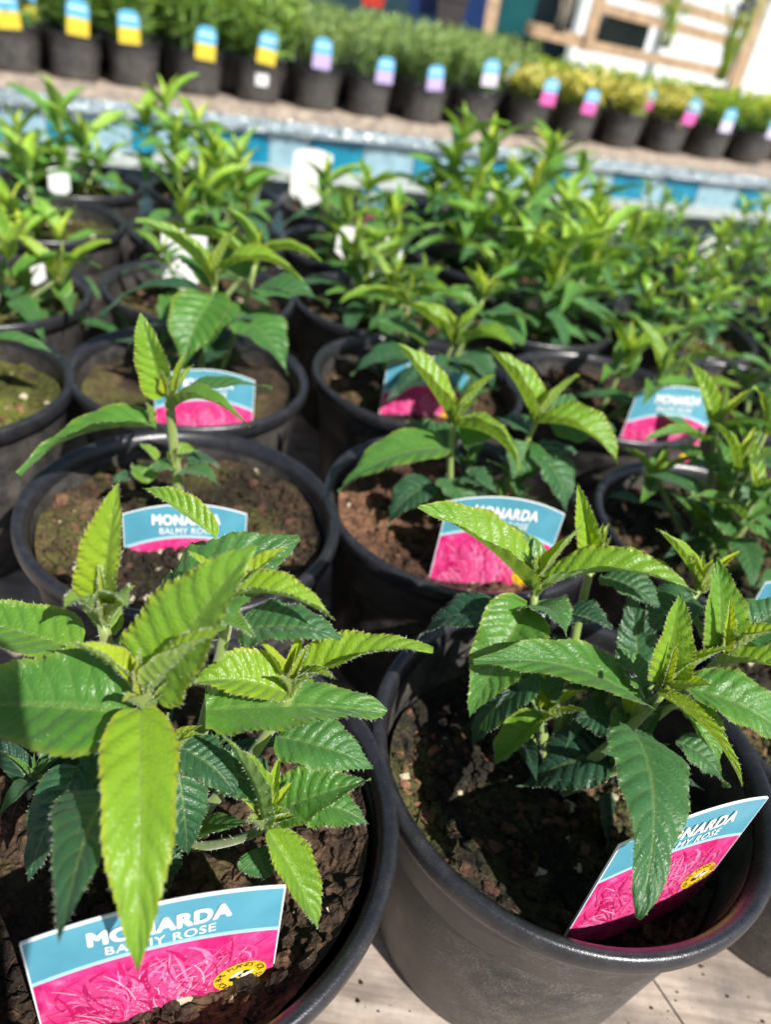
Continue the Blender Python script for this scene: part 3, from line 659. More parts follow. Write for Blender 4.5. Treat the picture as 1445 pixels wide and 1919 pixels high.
mb.add(np.array(V), grid_faces(ns, nz)); bpart('plastic_edging', mb, M['film'], True)
s = -16.0; k = 0
while s < 54:
    wd = 0.9 + 2.4 * rg.rand(); teal = (k % 2 == 0); mb = MB(); box(mb, along(s + wd / 2, 0.30, -HP - 1.62), (wd - 0.06, 0.12, 1.2), 0, RB)
    bpart('panel', mb, M['teal_panel'] if teal else M['pale_panel']); s += wd; k += 1
mb = MB(); box(mb, along(18, 0.16, -HP - 2.46), (80, 0.3, 0.5), 0, RB); bpart('bottom_rail', mb, M['rail'])
mb = MB(); box(mb, along(18, 0.9, -HP - 4.5), (80, 0.1, 3.4), 0, RB); bpart('skirt', mb, M['dark_glass'])
for s in (-10, 6, 22, 38):
    for d in (1.5, 9.5):
        mb = MB(); q = along(s, d, -HP - 0.4); beam(mb, q, (q[0], q[1], ZG), 0.6, 0.6, 0, (0, 1, 0)); bpart('leg', mb, M['metal'])

# ---------------------------------------------------------------- the pots on the front bench
FIX = {(0, 0): (-0.68, 1.75), (1, 0): (1.12, 2.46), (0, 1): (-1.26, 3.76), (1, 1): (0.53, 4.44), (2, 1): (2.53, 4.75), (0, 2): (-1.85, 5.68), (-1, 2): (-3.54, 4.78), (-1, 3): (-4.19, 6.58), (1, 2): (0.07, 6.44)}
def spot(i, j):
    if (i, j) in FIX: return FIX[(i, j)]
    g = GO + i * GB + j * GA; r_ = np.random.RandomState(50 + i * 13 + j * 7); g = g + r_.randn(2) * 0.05; return (float(g[0]), float(g[1]))
SO = {k: soil_mesh(10 + n, M[mt], -0.28, True, 0.04, n) for n, (k, mt) in enumerate((('moss', 'soil_moss'), ('brown', 'soil_brown'), ('mix', 'soil_mix'), ('dark', 'soil_dark')))}
GF = 'potted bee balm on the front bench'
def D(**k): return k
# ---- front left pot
x, y = spot(0, 0)
pl = potted('potted_bee_balm', x, y, 'bee balm at the front left, a long yellow green leaf hanging over its label', 'potted plant', soil_mesh(1, M['soil_brown'], -0.34, True, 0.25, R(-10)), GF)
hero_plant(pl, x, y, [
    D(apex=(275, 1325, -0.2), leaves=[
        (285, 1290, -0.17, 478, 1022, -0.06, 200, D(age=0.30, arch=0.08, fold=0.12, out=(0.35, 0.8), twist=14)),
        (262, 1325, -0.22, 256, 1822, -0.86, 148, D(age=0.23, arch=0.24, fold=0.10)),
        (246, 1335, -0.20, -110, 1325, -0.30, 232, D(age=0.50, arch=0.08, fold=0.06)),
        (258, 1300, -0.20, 124, 1203, -0.26, 62, D(age=0.08, arch=0.08, fold=0.5)),
        (284, 1295, -0.22, 404, 1182, -0.26, 70, D(age=0.10, arch=0.05, fold=0.55)),
        (268, 1300, -0.21, 262, 1215, -0.22, 34, D(age=0.0, arch=0.03, fold=0.6, out=(0, 1)))]),
    D(apex=(192, 1165, -0.03), leaves=[
        (190, 1150, -0.02, 222, 900, 0.08, 112, D(age=0.12, arch=0.06, fold=0.32, out=(0.05, 1))),
        (196, 1150, -0.06, 186, 1052, -0.04, 34, D(age=0.02, arch=0.03, fold=0.6, out=(0, 1))),
        (180, 1165, -0.04, 120, 1140, -0.20, 70, D(age=0.22, arch=0.2, fold=0.2)),
        (205, 1175, -0.05, 236, 1140, -0.22, 62, D(age=0.24, arch=0.25, fold=0.2)),
        (150, 1215, 0.00, -95, 1150, 0.10, 118, D(age=0.42, arch=0.07, fold=0.1)),
        (215, 1190, 0.10, 150, 1090, 0.25, 60, D(age=0.35, arch=0.05, fold=0.3))]),
    D(apex=(432, 1125, 0.10), leaves=[
        (405, 1010, 0.25, 266, 916, 0.36, 56, D(age=0.25, arch=0.08, fold=0.35)),
        (305, 1195, 0.08, 562, 1006, 0.36, 215, D(age=0.62, arch=0.14, fold=0.05)),
        (436, 1118, 0.08, 627, 1163, 0.02, 74, D(age=0.22, arch=0.20, fold=0.4)),
        (450, 1180, 0.10, 640, 1195, 0.10, 130, D(age=0.74, arch=0.14, fold=0.1)),
        (425, 1130, 0.10, 452, 1050, 0.08, 42, D(age=0.03, arch=0.03, fold=0.6)),
        (415, 1165, 0.05, 478, 1195, -0.05, 46, D(age=0.40, arch=0.15, fold=0.2))]),
    D(apex=(547, 1292, 0.10), leaves=[
        (556, 1282, 0.10, 812, 1220, 0.14, 92, D(age=0.26, arch=0.14, fold=0.28)),
        (540, 1300, 0.08, 352, 1282, 0.0, 104, D(age=0.24, arch=0.16, fold=0.22)),
        (548, 1280, 0.10, 578, 1206, 0.12, 36, D(age=0.05, arch=0.04, fold=0.6, out=(0.3, 1))),
        (560, 1295, 0.08, 628, 1272, 0.0, 40, D(age=0.16, arch=0.2, fold=0.3)),
        (385, 1330, 0.0, 722, 1338, 0.20, 156, D(age=0.50, arch=0.08, fold=0.05, blunt=0.55, rag=0.2)),
        (520, 1380, 0.05, 700, 1440, 0.02, 120, D(age=0.62, arch=0.12, fold=0.1))]),
    D(apex=(497, 1548, -0.12), r0=0.022, r1=0.015, leaves=[
        (492, 1550, -0.13, 418, 1378, -0.18, 76, D(age=0.30, arch=0.06, fold=0.35)),
        (502, 1556, -0.14, 598, 1745, -0.36, 78, D(age=0.30, arch=0.12, fold=0.3)),
        (518, 1520, -0.08, 695, 1462, 0.02, 108, D(age=0.50, arch=0.12, fold=0.1)),
        (500, 1545, -0.13, 545, 1522, -0.16, 26, D(age=0.18, arch=0.1, fold=0.4)),
        (500, 1470, -0.0, 355, 1440, -0.05, 100, D(age=0.80, arch=0.12, fold=0.08)),
        (560, 1500, -0.05, 690, 1545, -0.05, 95, D(age=0.55, arch=0.15, fold=0.1)),
        (480, 1590, -0.12, 500, 1650, -0.2, 80, D(age=0.7, arch=0.15, fold=0.1))]),
    D(apex=(300, 1440, -0.12), r0=0.022, r1=0.02, leaves=[
        (318, 1620, -0.12, 468, 1545, -0.16, 112, D(age=0.52, arch=0.12, fold=0.10)),
        (215, 1480, -0.25, 110, 1772, -0.90, 150, D(age=0.88, arch=0.16, fold=0.06, blunt=0.35)),
        (150, 1440, -0.20, 55, 1650, -0.48, 120, D(age=0.90, arch=0.16, fold=0.06)),
        (330, 1420, -0.10, 350, 1600, -0.25, 100, D(age=0.80, arch=0.16, fold=0.08)),
        (340, 1400, -0.06, 440, 1490, -0.12, 96, D(age=0.84, arch=0.16, fold=0.08)),
        (220, 1440, -0.15, 120, 1500, -0.30, 110, D(age=0.80, arch=0.16, fold=0.06)),
        (300, 1560, -0.15, 300, 1690, -0.3, 100, D(age=0.90, arch=0.16, fold=0.06))]),
])
# ---- front right pot
x, y = spot(1, 0)
pl = potted('potted_bee_balm', x, y, 'bee balm at the front right, a broad dark leaf hanging over its label', 'potted plant', soil_mesh(2, M['soil_dark'], -0.50, True, 0.22, R(200)), GF)
hero_plant(pl, x, y, [
    D(apex=(1002, 1112, 0.30), leaves=[
        (995, 1105, 0.28, 783, 950, 0.22, 118, D(age=0.30, arch=0.08, fold=0.35)),
        (1035, 1090, 0.36, 888, 960, 0.45, 72, D(age=0.52, arch=0.06, fold=0.25)),
        (1018, 1102, 0.26, 1308, 1114, 0.16, 88, D(age=0.27, arch=0.20, fold=0.30)),
        (1004, 1095, 0.28, 1092, 985, 0.30, 42, D(age=0.08, arch=0.03, fold=0.55)),
        (1008, 1090, 0.30, 1010, 1030, 0.30, 30, D(age=0.02, arch=0.03, fold=0.6, out=(0, 1))),
        (988, 1135, 0.26, 882, 1342, -0.08, 132, D(age=0.50, arch=0.22, fold=0.14)),
        (1000, 1140, 0.26, 1062, 1195, 0.0, 96, D(age=0.60, arch=0.26, fold=0.10)),
        (940, 1150, 0.25, 778, 1202, 0.20, 92, D(age=0.95, arch=0.18, fold=0.08)),
        (1060, 1150, 0.35, 1150, 1180, 0.20, 90, D(age=0.86, arch=0.14, fold=0.1))]),
    D(apex=(1108, 1062, 0.5), leaves=[
        (1112, 1062, 0.50, 1083, 905, 0.55, 62, D(age=0.20, arch=0.06, fold=0.35, out=(0, 1))),
        (1118, 1060, 0.48, 1146, 1005, 0.48, 24, D(age=0.05, arch=0.04, fold=0.6, out=(0.3, 1))),
        (1120, 1065, 0.48, 1284, 1098, 0.45, 54, D(age=0.30, arch=0.16, fold=0.3)),
        (1130, 1080, 0.46, 1240, 1140, 0.30, 90, D(age=0.80, arch=0.16, fold=0.1)),
        (1195, 1280, 0.20, 1180, 1108, 0.40, 100, D(age=0.80, arch=0.08, fold=0.1, out=(0, 1)))]),
    D(apex=(1245, 1295, -0.1), leaves=[
        (1215, 1322, -0.10, 888, 1243, -0.12, 128, D(age=0.52, arch=0.15, fold=0.20)),
        (1240, 1278, -0.08, 1276, 1112, -0.0, 104, D(age=0.24, arch=0.06, fold=0.28, out=(0.1, 1))),
        (1192, 1372, -0.32, 1196, 1722, -1.06, 168, D(age=0.72, arch=0.19, fold=0.02, blunt=0.55)),
        (1232, 1300, -0.13, 1392, 1474, -0.45, 46, D(age=0.14, arch=0.18, fold=0.6)),
        (1290, 1288, -0.10, 1490, 1402, -0.18, 124, D(age=0.52, arch=0.16, fold=0.14)),
        (1240, 1290, -0.10, 1270, 1200, -0.09, 36, D(age=0.03, arch=0.03, fold=0.6, out=(0, 1))),
        (1255, 1292, -0.11, 1372, 1212, -0.14, 40, D(age=0.07, arch=0.05, fold=0.55)),
        (1270, 1320, -0.12, 1350, 1450, -0.35, 74, D(age=0.45, arch=0.2, fold=0.2)),
        (1205, 1290, -0.05, 1155, 1215, 0.1, 80, D(age=0.60, arch=0.1, fold=0.2))]),
    D(apex=(1362, 1225, 0.18), leaves=[
        (1350, 1205, 0.18, 1345, 1043, 0.30, 112, D(age=0.38, arch=0.06, fold=0.18, out=(0, 1))),
        (1360, 1220, 0.14, 1370, 1115, 0.15, 38, D(age=0.08, arch=0.03, fold=0.5, out=(0, 1))),
        (1370, 1220, 0.14, 1480, 1178, 0.10, 46, D(age=0.10, arch=0.08, fold=0.5)),
        (1350, 1245, 0.14, 1500, 1270, -0.02, 80, D(age=0.24, arch=0.14, fold=0.3)),
        (1385, 1190, 0.2, 1490, 1120, 0.40, 90, D(age=0.72, arch=0.1, fold=0.15)),
        (1330, 1230, 0.18, 1290, 1150, 0.3, 70, D(age=0.55, arch=0.1, fold=0.2))]),
    D(apex=(1308, 1105, 0.45), leaves=[
        (1312, 1108, 0.45, 1230, 990, 0.42, 46, D(age=0.26, arch=0.06, fold=0.4)),
        (1300, 1120, 0.40, 1210, 1190, 0.25, 96, D(age=0.85, arch=0.15, fold=0.1)),
        (1312, 1110, 0.45, 1330, 1075, 0.46, 20, D(age=0.1, arch=0.05, fold=0.4, out=(0, 1)))]),
    D(apex=(1015, 1345, 0.02), r0=0.02, r1=0.014, leaves=[
        (1018, 1342, 0.0, 928, 1434, -0.08, 66, D(age=0.36, arch=0.14, fold=0.2)),
        (1012, 1340, 0.02, 980, 1298, 0.05, 26, D(age=0.3, arch=0.1, fold=0.3)),
        (1020, 1340, 0.02, 1056, 1334, 0.0, 26, D(age=0.3, arch=0.2, fold=0.3)),
        (1020, 1300, 0.05, 1060, 1275, 0.1, 60, D(age=0.75, arch=0.1, fold=0.2))]),
    D(apex=(1180, 1350, 0.0), r0=0.02, r1=0.014, leaves=[
        (1140, 1405, 0.0, 973, 1476, -0.08, 124, D(age=0.98, arch=0.14, fold=0.06)),
        (1010, 1260, 0.10, 888, 1392, 0.0, 100, D(age=0.88, arch=0.16, fold=0.06)),
        (1130, 1490, -0.05, 1120, 1625, -0.12, 70, D(age=1.0, arch=0.1, fold=0.1)),
        (1268, 1388, -0.05, 1362, 1476, -0.20, 84, D(age=0.72, arch=0.18, fold=0.1)),
        (1150, 1350, 0.02, 1070, 1350, 0.0, 90, D(age=0.9, arch=0.15, fold=0.1)),
        (1180, 1340, 0.0, 1140, 1380, -0.1, 50, D(age=0.55, arch=0.15, fold=0.2))]),
])
# ---- single stem behind the front left pot
x, y = spot(0, 1)
pl = potted('potted_bee_balm', x, y, 'bee balm with a single upright stem and one long leaf reaching left over mossy soil', 'potted plant', soil_mesh(3, M['soil_mix'], -0.24, True, 0.06, R(0)), GF)
hero_plant(pl, x, y, [
    D(apex=(318, 755, 0.0), r0=0.034, r1=0.027, bx=0.02, leaves=[
        (292, 800, 0.0, 33, 888, -0.45, 96, D(age=0.46, arch=0.16, fold=0.18)),
        (304, 745, 0.0, 262, 586, 0.06, 84, D(age=0.30, arch=0.05, fold=0.3, out=(-0.2, 1))),
        (326, 740, -0.02, 348, 656, 0.0, 26, D(age=0.10, arch=0.03, fold=0.5, out=(0.2, 1))),
        (330, 752, 0.04, 510, 728, 0.08, 56, D(age=0.62, arch=0.13, fold=0.2)),
        (322, 768, -0.04, 468, 802, -0.32, 60, D(age=0.40, arch=0.25, fold=0.3)),
        (280, 792, -0.02, 272, 752, -0.04, 22, D(age=0.12, arch=0.04, fold=0.5)),
        (310, 738, -0.02, 318, 680, 0.0, 30, D(age=0.04, arch=0.03, fold=0.5, out=(0, 1)))]),
    D(apex=(325, 880, 0.0), r0=0.02, r1=0.015, leaves=[
        (316, 862, -0.02, 372, 842, 0.04, 36, D(age=0.28, arch=0.12, fold=0.3, teeth=7)),
        (330, 880, -0.03, 283, 880, -0.10, 46, D(age=0.60, arch=0.2, fold=0.15, teeth=7)),
        (340, 885, -0.03, 410, 912, -0.14, 60, D(age=0.66, arch=0.2, fold=0.12, teeth=7)),
        (278, 905, -0.04, 248, 872, 0.06, 50, D(age=0.40, arch=0.1, fold=0.2, teeth=6)),
        (270, 890, 0.06, 210, 905, -0.05, 44, D(age=0.78, arch=0.15, fold=0.1, teeth=6)),
        (350, 860, 0.05, 412, 876, 0.08, 40, D(age=0.80, arch=0.15, fold=0.1, teeth=6)),
        (305, 920, -0.06, 325, 945, -0.16, 44, D(age=0.34, arch=0.15, fold=0.2, teeth=6)),
        (292, 862, -0.02, 262, 832, 0.0, 24, D(age=0.3, arch=0.15, fold=0.3, teeth=6))]),
], hair=90)
# ---- behind the front right pot
x, y = spot(1, 1)
pl = potted('potted_bee_balm', x, y, 'bee balm with two shoots over crumbly reddish soil, behind the front right pot', 'potted plant', soil_mesh(4, M['soil_red'], -0.30, True, 0.18, R(180)), GF)
hero_plant(pl, x, y, [
    D(apex=(850, 792, -0.08), leaves=[
        (846, 790, -0.08, 742, 643, -0.02, 84, D(age=0.28, arch=0.05, fold=0.3)),
        (858, 788, -0.08, 927, 702, -0.08, 38, D(age=0.12, arch=0.04, fold=0.5)),
        (848, 786, -0.08, 852, 738, -0.06, 28, D(age=0.03, arch=0.03, fold=0.5, out=(0, 1))),
        (852, 800, -0.12, 974, 884, -0.40, 84, D(age=0.32, arch=0.22, fold=0.25)),
        (842, 838, -0.05, 634, 922, -0.34, 98, D(age=0.52, arch=0.18, fold=0.16)),
        (850, 840, 0.05, 760, 800, 0.25, 84, D(age=0.7, arch=0.12, fold=0.15)),
        (865, 830, -0.1, 960, 830, -0.05, 80, D(age=0.5, arch=0.14, fold=0.15)),
        (810, 905, -0.05, 726, 988, -0.30, 70, D(age=0.90, arch=0.18, fold=0.1)),
        (840, 900, -0.08, 880, 960, -0.30, 84, D(age=0.74, arch=0.18, fold=0.1)),
        (870, 890, -0.05, 935, 930, -0.2, 70, D(age=0.8, arch=0.16, fold=0.1))]),
    D(apex=(1004, 790, 0.18), bx=0.15, leaves=[
        (998, 788, 0.18, 912, 652, 0.18, 84, D(age=0.28, arch=0.10, fold=0.3)),
        (1012, 784, 0.18, 1086, 702, 0.18, 38, D(age=0.12, arch=0.04, fold=0.5)),
        (1002, 782, 0.18, 1000, 735, 0.2, 28, D(age=0.03, arch=0.03, fold=0.5, out=(0, 1))),
        (1006, 792, 0.16, 1160, 870, -0.05, 84, D(age=0.28, arch=0.22, fold=0.28)),
        (1030, 790, 0.30, 1152, 810, 0.40, 110, D(age=0.72, arch=0.14, fold=0.1)),
        (995, 810, 0.2, 905, 790, 0.3, 90, D(age=0.8, arch=0.14, fold=0.1)),
        (1000, 840, 0.15, 1062, 960, -0.10, 100, D(age=0.74, arch=0.18, fold=0.08)),
        (990, 830, 0.1, 960, 900, -0.1, 80, D(age=0.66, arch=0.16, fold=0.1)),
        (1010, 850, 0.2, 1080, 850, 0.3, 70, D(age=0.85, arch=0.14, fold=0.1))]),
], hair=90)
# ---- behind the single stem
x, y = spot(0, 2)
pl = potted('potted_bee_balm', x, y, 'bee balm with long arching leaf tips, behind the single stemmed one', 'potted plant', soil_mesh(5, M['soil_mix'], -0.26, False, 0.05, 0), GF)
hero_plant(pl, x, y, [
    D(apex=(402, 535, 0.0), leaves=[
        (398, 532, 0.0, 253, 413, -0.05, 62, D(age=0.30, arch=0.12, fold=0.35)),
        (402, 525, 0.0, 448, 424, 0.0, 34, D(age=0.12, arch=0.06, fold=0.55)),
        (400, 525, 0.0, 398, 470, 0.02, 26, D(age=0.04, arch=0.03, fold=0.5, out=(0, 1))),
        (418, 508, 0.0, 568, 528, -0.15, 52, D(age=0.26, arch=0.25, fold=0.3)),
        (400, 555, -0.05, 345, 690, -0.45, 122, D(age=0.48, arch=0.20, fold=0.1)),
        (425, 560, -0.02, 385, 660, -0.30, 100, D(age=0.62, arch=0.18, fold=0.1)),
        (370, 545, 0.05, 190, 592, -0.15, 60, D(age=0.88, arch=0.2, fold=0.12)),
        (350, 560, -0.05, 300, 600, -0.2, 74, D(age=0.55, arch=0.2, fold=0.15)),
        (370, 600, 0.0, 232, 662, -0.1, 70, D(age=0.92, arch=0.18, fold=0.1)),
        (390, 540, 0.1, 330, 480, 0.3, 66, D(age=0.6, arch=0.1, fold=0.2))]),
    D(apex=(478, 495, 0.25), bx=0.1, leaves=[
        (474, 492, 0.25, 412, 388, 0.2, 36, D(age=0.30, arch=0.2, fold=0.5)),
        (482, 485, 0.25, 492, 428, 0.28, 30, D(age=0.06, arch=0.03, fold=0.5, out=(0, 1))),
        (484, 490, 0.25, 602, 490, 0.1, 44, D(age=0.24, arch=0.22, fold=0.3)),
        (470, 495, 0.25, 330, 445, 0.3, 52, D(age=0.3, arch=0.2, fold=0.35)),
        (475, 550, 0.15, 616, 572, 0.0, 84, D(age=0.70, arch=0.15, fold=0.12)),
        (445, 595, 0.05, 538, 704, -0.35, 112, D(age=0.60, arch=0.2, fold=0.1)),
        (450, 520, 0.35, 460, 440, 0.6, 90, D(age=0.55, arch=0.1, fold=0.15, out=(0, 1))),
        (470, 590, 0.1, 380, 640, -0.15, 84, D(age=0.8, arch=0.15, fold=0.1)),
        (430, 640, 0.0, 380, 690, -0.15, 80, D(age=0.85, arch=0.15, fold=0.1))]),
], hair=0)

# ---- right of it
x, y = spot(1, 2)
pl = potted('potted_bee_balm', x, y, 'bee balm with a tangle of pale shoot tips, right of the one with arching leaves', 'potted plant', SO['brown'], GF)
hero_plant(pl, x, y, [
    D(apex=(850, 640, -0.25), leaves=[
        (846, 645, -0.25, 752, 568, -0.2, 66, D(age=0.30, arch=0.1, fold=0.3)),
        (850, 635, -0.25, 832, 575, -0.24, 24, D(age=0.10, arch=0.04, fold=0.5)),
        (858, 645, -0.26, 908, 572, -0.2, 40, D(age=0.24, arch=0.08, fold=0.4)),
        (866, 645, -0.28, 965, 652, -0.45, 50, D(age=0.26, arch=0.22, fold=0.3)),
        (800, 648, -0.2, 708, 606, -0.1, 90, D(age=0.58, arch=0.12, fold=0.1)),
        (780, 662, -0.3, 658, 704, -0.6, 62, D(age=0.82, arch=0.18, fold=0.1)),
        (815, 690, -0.4, 724, 752, -0.86, 56, D(age=0.90, arch=0.14, fold=0.1)),
        (862, 670, -0.3, 925, 728, -0.7, 96, D(age=0.80, arch=0.18, fold=0.1)),
        (860, 690, -0.4, 800, 700, -0.75, 60, D(age=0.8, arch=0.15, fold=0.1)),
        (870, 680, -0.3, 890, 740, -0.86, 66, D(age=0.86, arch=0.15, fold=0.1))]),
    D(apex=(905, 560, 0.15), bx=0.1, leaves=[
        (900, 560, 0.15, 892, 490, 0.16, 22, D(age=0.08, arch=0.03, fold=0.5)),
        (905, 560, 0.15, 868, 500, 0.2, 36, D(age=0.25, arch=0.08, fold=0.4)),
        (910, 565, 0.15, 970, 540, 0.1, 46, D(age=0.3, arch=0.15, fold=0.3)),
        (985, 640, 0.0, 882, 585, 0.1, 92, D(age=0.62, arch=0.12, fold=0.08)),
        (895, 580, 0.1, 800, 560, 0.0, 60, D(age=0.5, arch=0.18, fold=0.15)),
        (915, 590, 0.1, 1010, 610, -0.05, 70, D(age=0.65, arch=0.15, fold=0.1))]),
    D(apex=(765, 565, 0.3), bx=-0.1, leaves=[
        (760, 572, 0.28, 638, 568, 0.15, 44, D(age=0.30, arch=0.2, fold=0.3)),
        (765, 560, 0.3, 772, 510, 0.32, 22, D(age=0.08, arch=0.03, fold=0.5)),
        (770, 568, 0.28, 850, 545, 0.2, 50, D(age=0.32, arch=0.15, fold=0.3)),
        (760, 590, 0.25, 690, 620, 0.1, 60, D(age=0.66, arch=0.15, fold=0.1)),
        (780, 590, 0.25, 840, 610, 0.1, 60, D(age=0.7, arch=0.15, fold=0.1))]),
], hair=0)
def fill(pl, k, n, size, age0, low, high, ox=0.0, oy=0.0, rad1=0.45, mat='leaf', seed=0):
    cx, cy = spot(*k); auto_plant(pl, cx, cy, [], 900 + seed, 1, mat, [size], 4, True, age0=age0, extra=n, low=low, high=high, rad0=0.08, rad1=rad1, ox=ox, oy=oy)
def by(t): return next(o for o in C.objects if o.name.startswith('potted_bee_balm') and t in o['label'])
fill(by('at the front left'), (0, 0), 10, 0.48, 0.55, -0.15, 0.30, -0.15, 0.15, 0.5, seed=1)
fill(by('at the front right'), (1, 0), 13, 0.48, 0.55, -0.25, 0.30, 0.15, 0.15, 0.42, seed=2)
fill(by('two shoots over'), (1, 1), 6, 0.50, 0.5, -0.15, 0.25, 0.08, 0.05, 0.4, seed=3)
fill(by('long arching leaf tips'), (0, 2), 6, 0.55, 0.5, -0.1, 0.35, 0.0, 0.0, 0.4, seed=4)
fill(by('tangle of pale'), (1, 2), 7, 0.55, 0.45, -0.1, 0.45, 0.05, 0.1, 0.5, seed=5)

# ---- the rest of the front bench; shoot tips read off the photograph where they show
def px_apex(cx, cy, lst): return [at_y(a, b, cy + d) for a, b, d in lst]
AUTO = {
    (2, 1): ('bee balm cut off by the right edge, dark round leaves low in its pot', [(1388, 868, -.15), (1440, 800, .15), (1345, 790, .25), (1420, 930, -.35)], 0.75, 'dark'),
    (2, 2): ('sparse bee balm with one small shoot behind the label right of centre', [(1178, 668, .1)], 1.0, 'brown'),
    (3, 2): ('bee balm half out of frame on the right behind a purple label', [(1478, 700, 0)], 0.8, 'brown'),
    (-1, 2): ('bee balm cut off by the left edge over bright green moss', [(-95, 600, 0)], 0.9, 'moss'),
    (-1, 3): ('bee balm at the left edge with a tiny yellow side shoot', [(15, 470, -.2), (112, 520, .1), (-60, 450, .2)], 0.95, 'moss'),
    (0, 3): ('short bee balm in a mossy pot hidden behind the arching leaves', [(330, 500, .2)], 0.6, 'mix'),
    (1, 3): ('bee balm with a bare pale lower stem, centre of the bench', [(665, 470, -.1), (740, 470, .1), (690, 500, -.3)], 0.9, 'brown'),
    (-1, 4): ('bright yellow green bee balm at the left edge, fourth pot back', [(20, 390, -.3), (50, 310, .1), (-30, 330, 0)], 0.95, 'moss'),
    (0, 4): ('bee balm with a tall bright shoot in front of the leafy top of another', [(330, 330, -.1), (450, 330, .15), (380, 360, -.3)], 1.0, 'mix'),
    (1, 4): ('bee balm in front of the white backed label, beside a pot rim', [(610, 340, -.1), (690, 350, .2), (650, 410, -.2)], 0.9, 'dark'),
    (-1, 5): ('bee balm at the far left of the bench, leaves over the teal panels', [(110, 215, 0), (30, 250, .1), (160, 260, -.2), (60, 300, -.3)], 1.1, 'moss'),
    (0, 5): ('tall bee balm with a cluster of tips against the far timber edge', [(310, 195, 0), (270, 225, .2), (370, 235, .1), (330, 260, -.3), (400, 280, 0)], 1.0, 'brown'),
    (1, 5): ('bee balm in the bare brown soil pot with a big white label back', [(690, 350, .3)], 0.7, 'brown'),
}
DENSE = {
    (2, 3): ('bushy bee balm with drooping lower leaves, right of the centre', [(1060, 470, -.3), (1000, 480, -.2), (1110, 500, -.2), (940, 520, 0), (1040, 530, -.4), (1120, 450, .2)], 1.05),
    (2, 4): ('tall bushy bee balm with broad yellow tips in the middle of the far bench', [(1070, 390, -.2), (1000, 360, 0), (940, 400, -.2), (900, 430, -.1), (960, 440, -.4), (1120, 430, .1), (880, 380, .2)], 1.1),
    (2, 5): ('tallest bushy bee balm standing against the far timber edge', [(870, 250, 0), (920, 275, .1), (850, 310, -.2), (960, 330, 0), (900, 350, -.3), (820, 340, .1), (1035, 285, .3)], 1.15),
    (3, 5): ('bushy bee balm with an upright single tip under the timber edge', [(1035, 300, 0), (1090, 330, .1), (1010, 350, -.2), (1120, 370, 0), (1060, 370, -.3)], 1.1),
    (3, 4): ('bushy bee balm between the tall one and the glossy small leaved pots', [(1130, 420, .2), (1090, 450, 0), (1180, 460, .1), (1150, 500, -.3)], 1.05),
}
GLOSS = {
    (3, 3): ('glossy small leaved bushy plant nearest on the right of the bench', [(1210, 494, .1), (1270, 524, -.2), (1330, 494, .2), (1220, 554, -.4), (1360, 544, 0), (1300, 584, -.5), (1180, 524, .0)], 0.62),
    (4, 4): ('glossy small leaved bushy plant by the right edge behind the nearest one', [(1350, 444, 0), (1410, 464, .1), (1300, 464, .1), (1430, 524, -.2), (1380, 504, -.3)], 0.62),
    (4, 5): ('glossy small leaved bushy plant below the pale bench panels', [(1180, 404, 0), (1240, 409, .1), (1280, 394, .2), (1210, 444, -.3), (1150, 424, 0)], 0.62),
    (5, 5): ('glossy small leaved bushy plant at the far right end of the bench', [(1400, 389, 0), (1440, 384, .1), (1370, 424, -.2), (1430, 424, -.2)], 0.62),
    (4, 3): ('glossy small leaved bushy plant mostly beyond the right edge', [(1450, 544, 0), (1430, 584, -.2), (1480, 524, 0)], 0.62),
}
for n_, (k, (lab, apx, size, so_)) in enumerate(AUTO.items()):
    cx, cy = spot(*k); near = k[1] <= 3
    pl = potted('potted_bee_balm', cx, cy, lab, 'potted plant', SO[so_], GF, n_ * 0.7)
    auto_plant(pl, cx, cy, px_apex(cx, cy, apx), 100 + n_, 1 if near else 0, 'leaf' if near else 'leaf_far', [size] * len(apx), 5, separate=True, age0=0.08, extra=2 if len(apx) == 1 else (3 if so_ in ('moss', 'mix') else 6), low=-0.1, high=0.5)
for n_, (k, (lab, apx, size)) in enumerate(DENSE.items()):
    cx, cy = spot(*k); pl = potted('potted_bee_balm', cx, cy, lab, 'potted plant', SO['dark'], GF, n_ * 0.9)
    auto_plant(pl, cx, cy, px_apex(cx, cy, apx), 200 + n_, 0, 'leaf_far', [size] * len(apx), 6, separate=True, age0=0.08, extra=2, low=0.1, high=0.8)
for n_, (k, (lab, apx, size)) in enumerate(GLOSS.items()):
    cx, cy = spot(*k); pl = potted('potted_shrub', cx, cy, lab, 'potted plant', SO['moss'], 'glossy small leaved plants on the right of the bench', n_ * 0.8)
    auto_plant(pl, cx, cy, px_apex(cx, cy, apx) , 300 + n_, 0, 'leaf_glossy', [size] * len(apx), 6, separate=True, age0=0.08, extra=9, low=0.0, high=0.8)
# a nearer pot whose rim shows only at the lower right corner
cx, cy = 2.98, 3.02
pl = potted('potted_bee_balm', cx, cy, 'black pot cut off at the lower right corner beside the front right pot', 'potted plant', SO['dark'], GF)
auto_plant(pl, cx, cy, [np.array([3.3, 3.2, .4]), np.array([3.2, 2.9, .3])], 400, 1, 'leaf', [0.7, 0.7], 4)

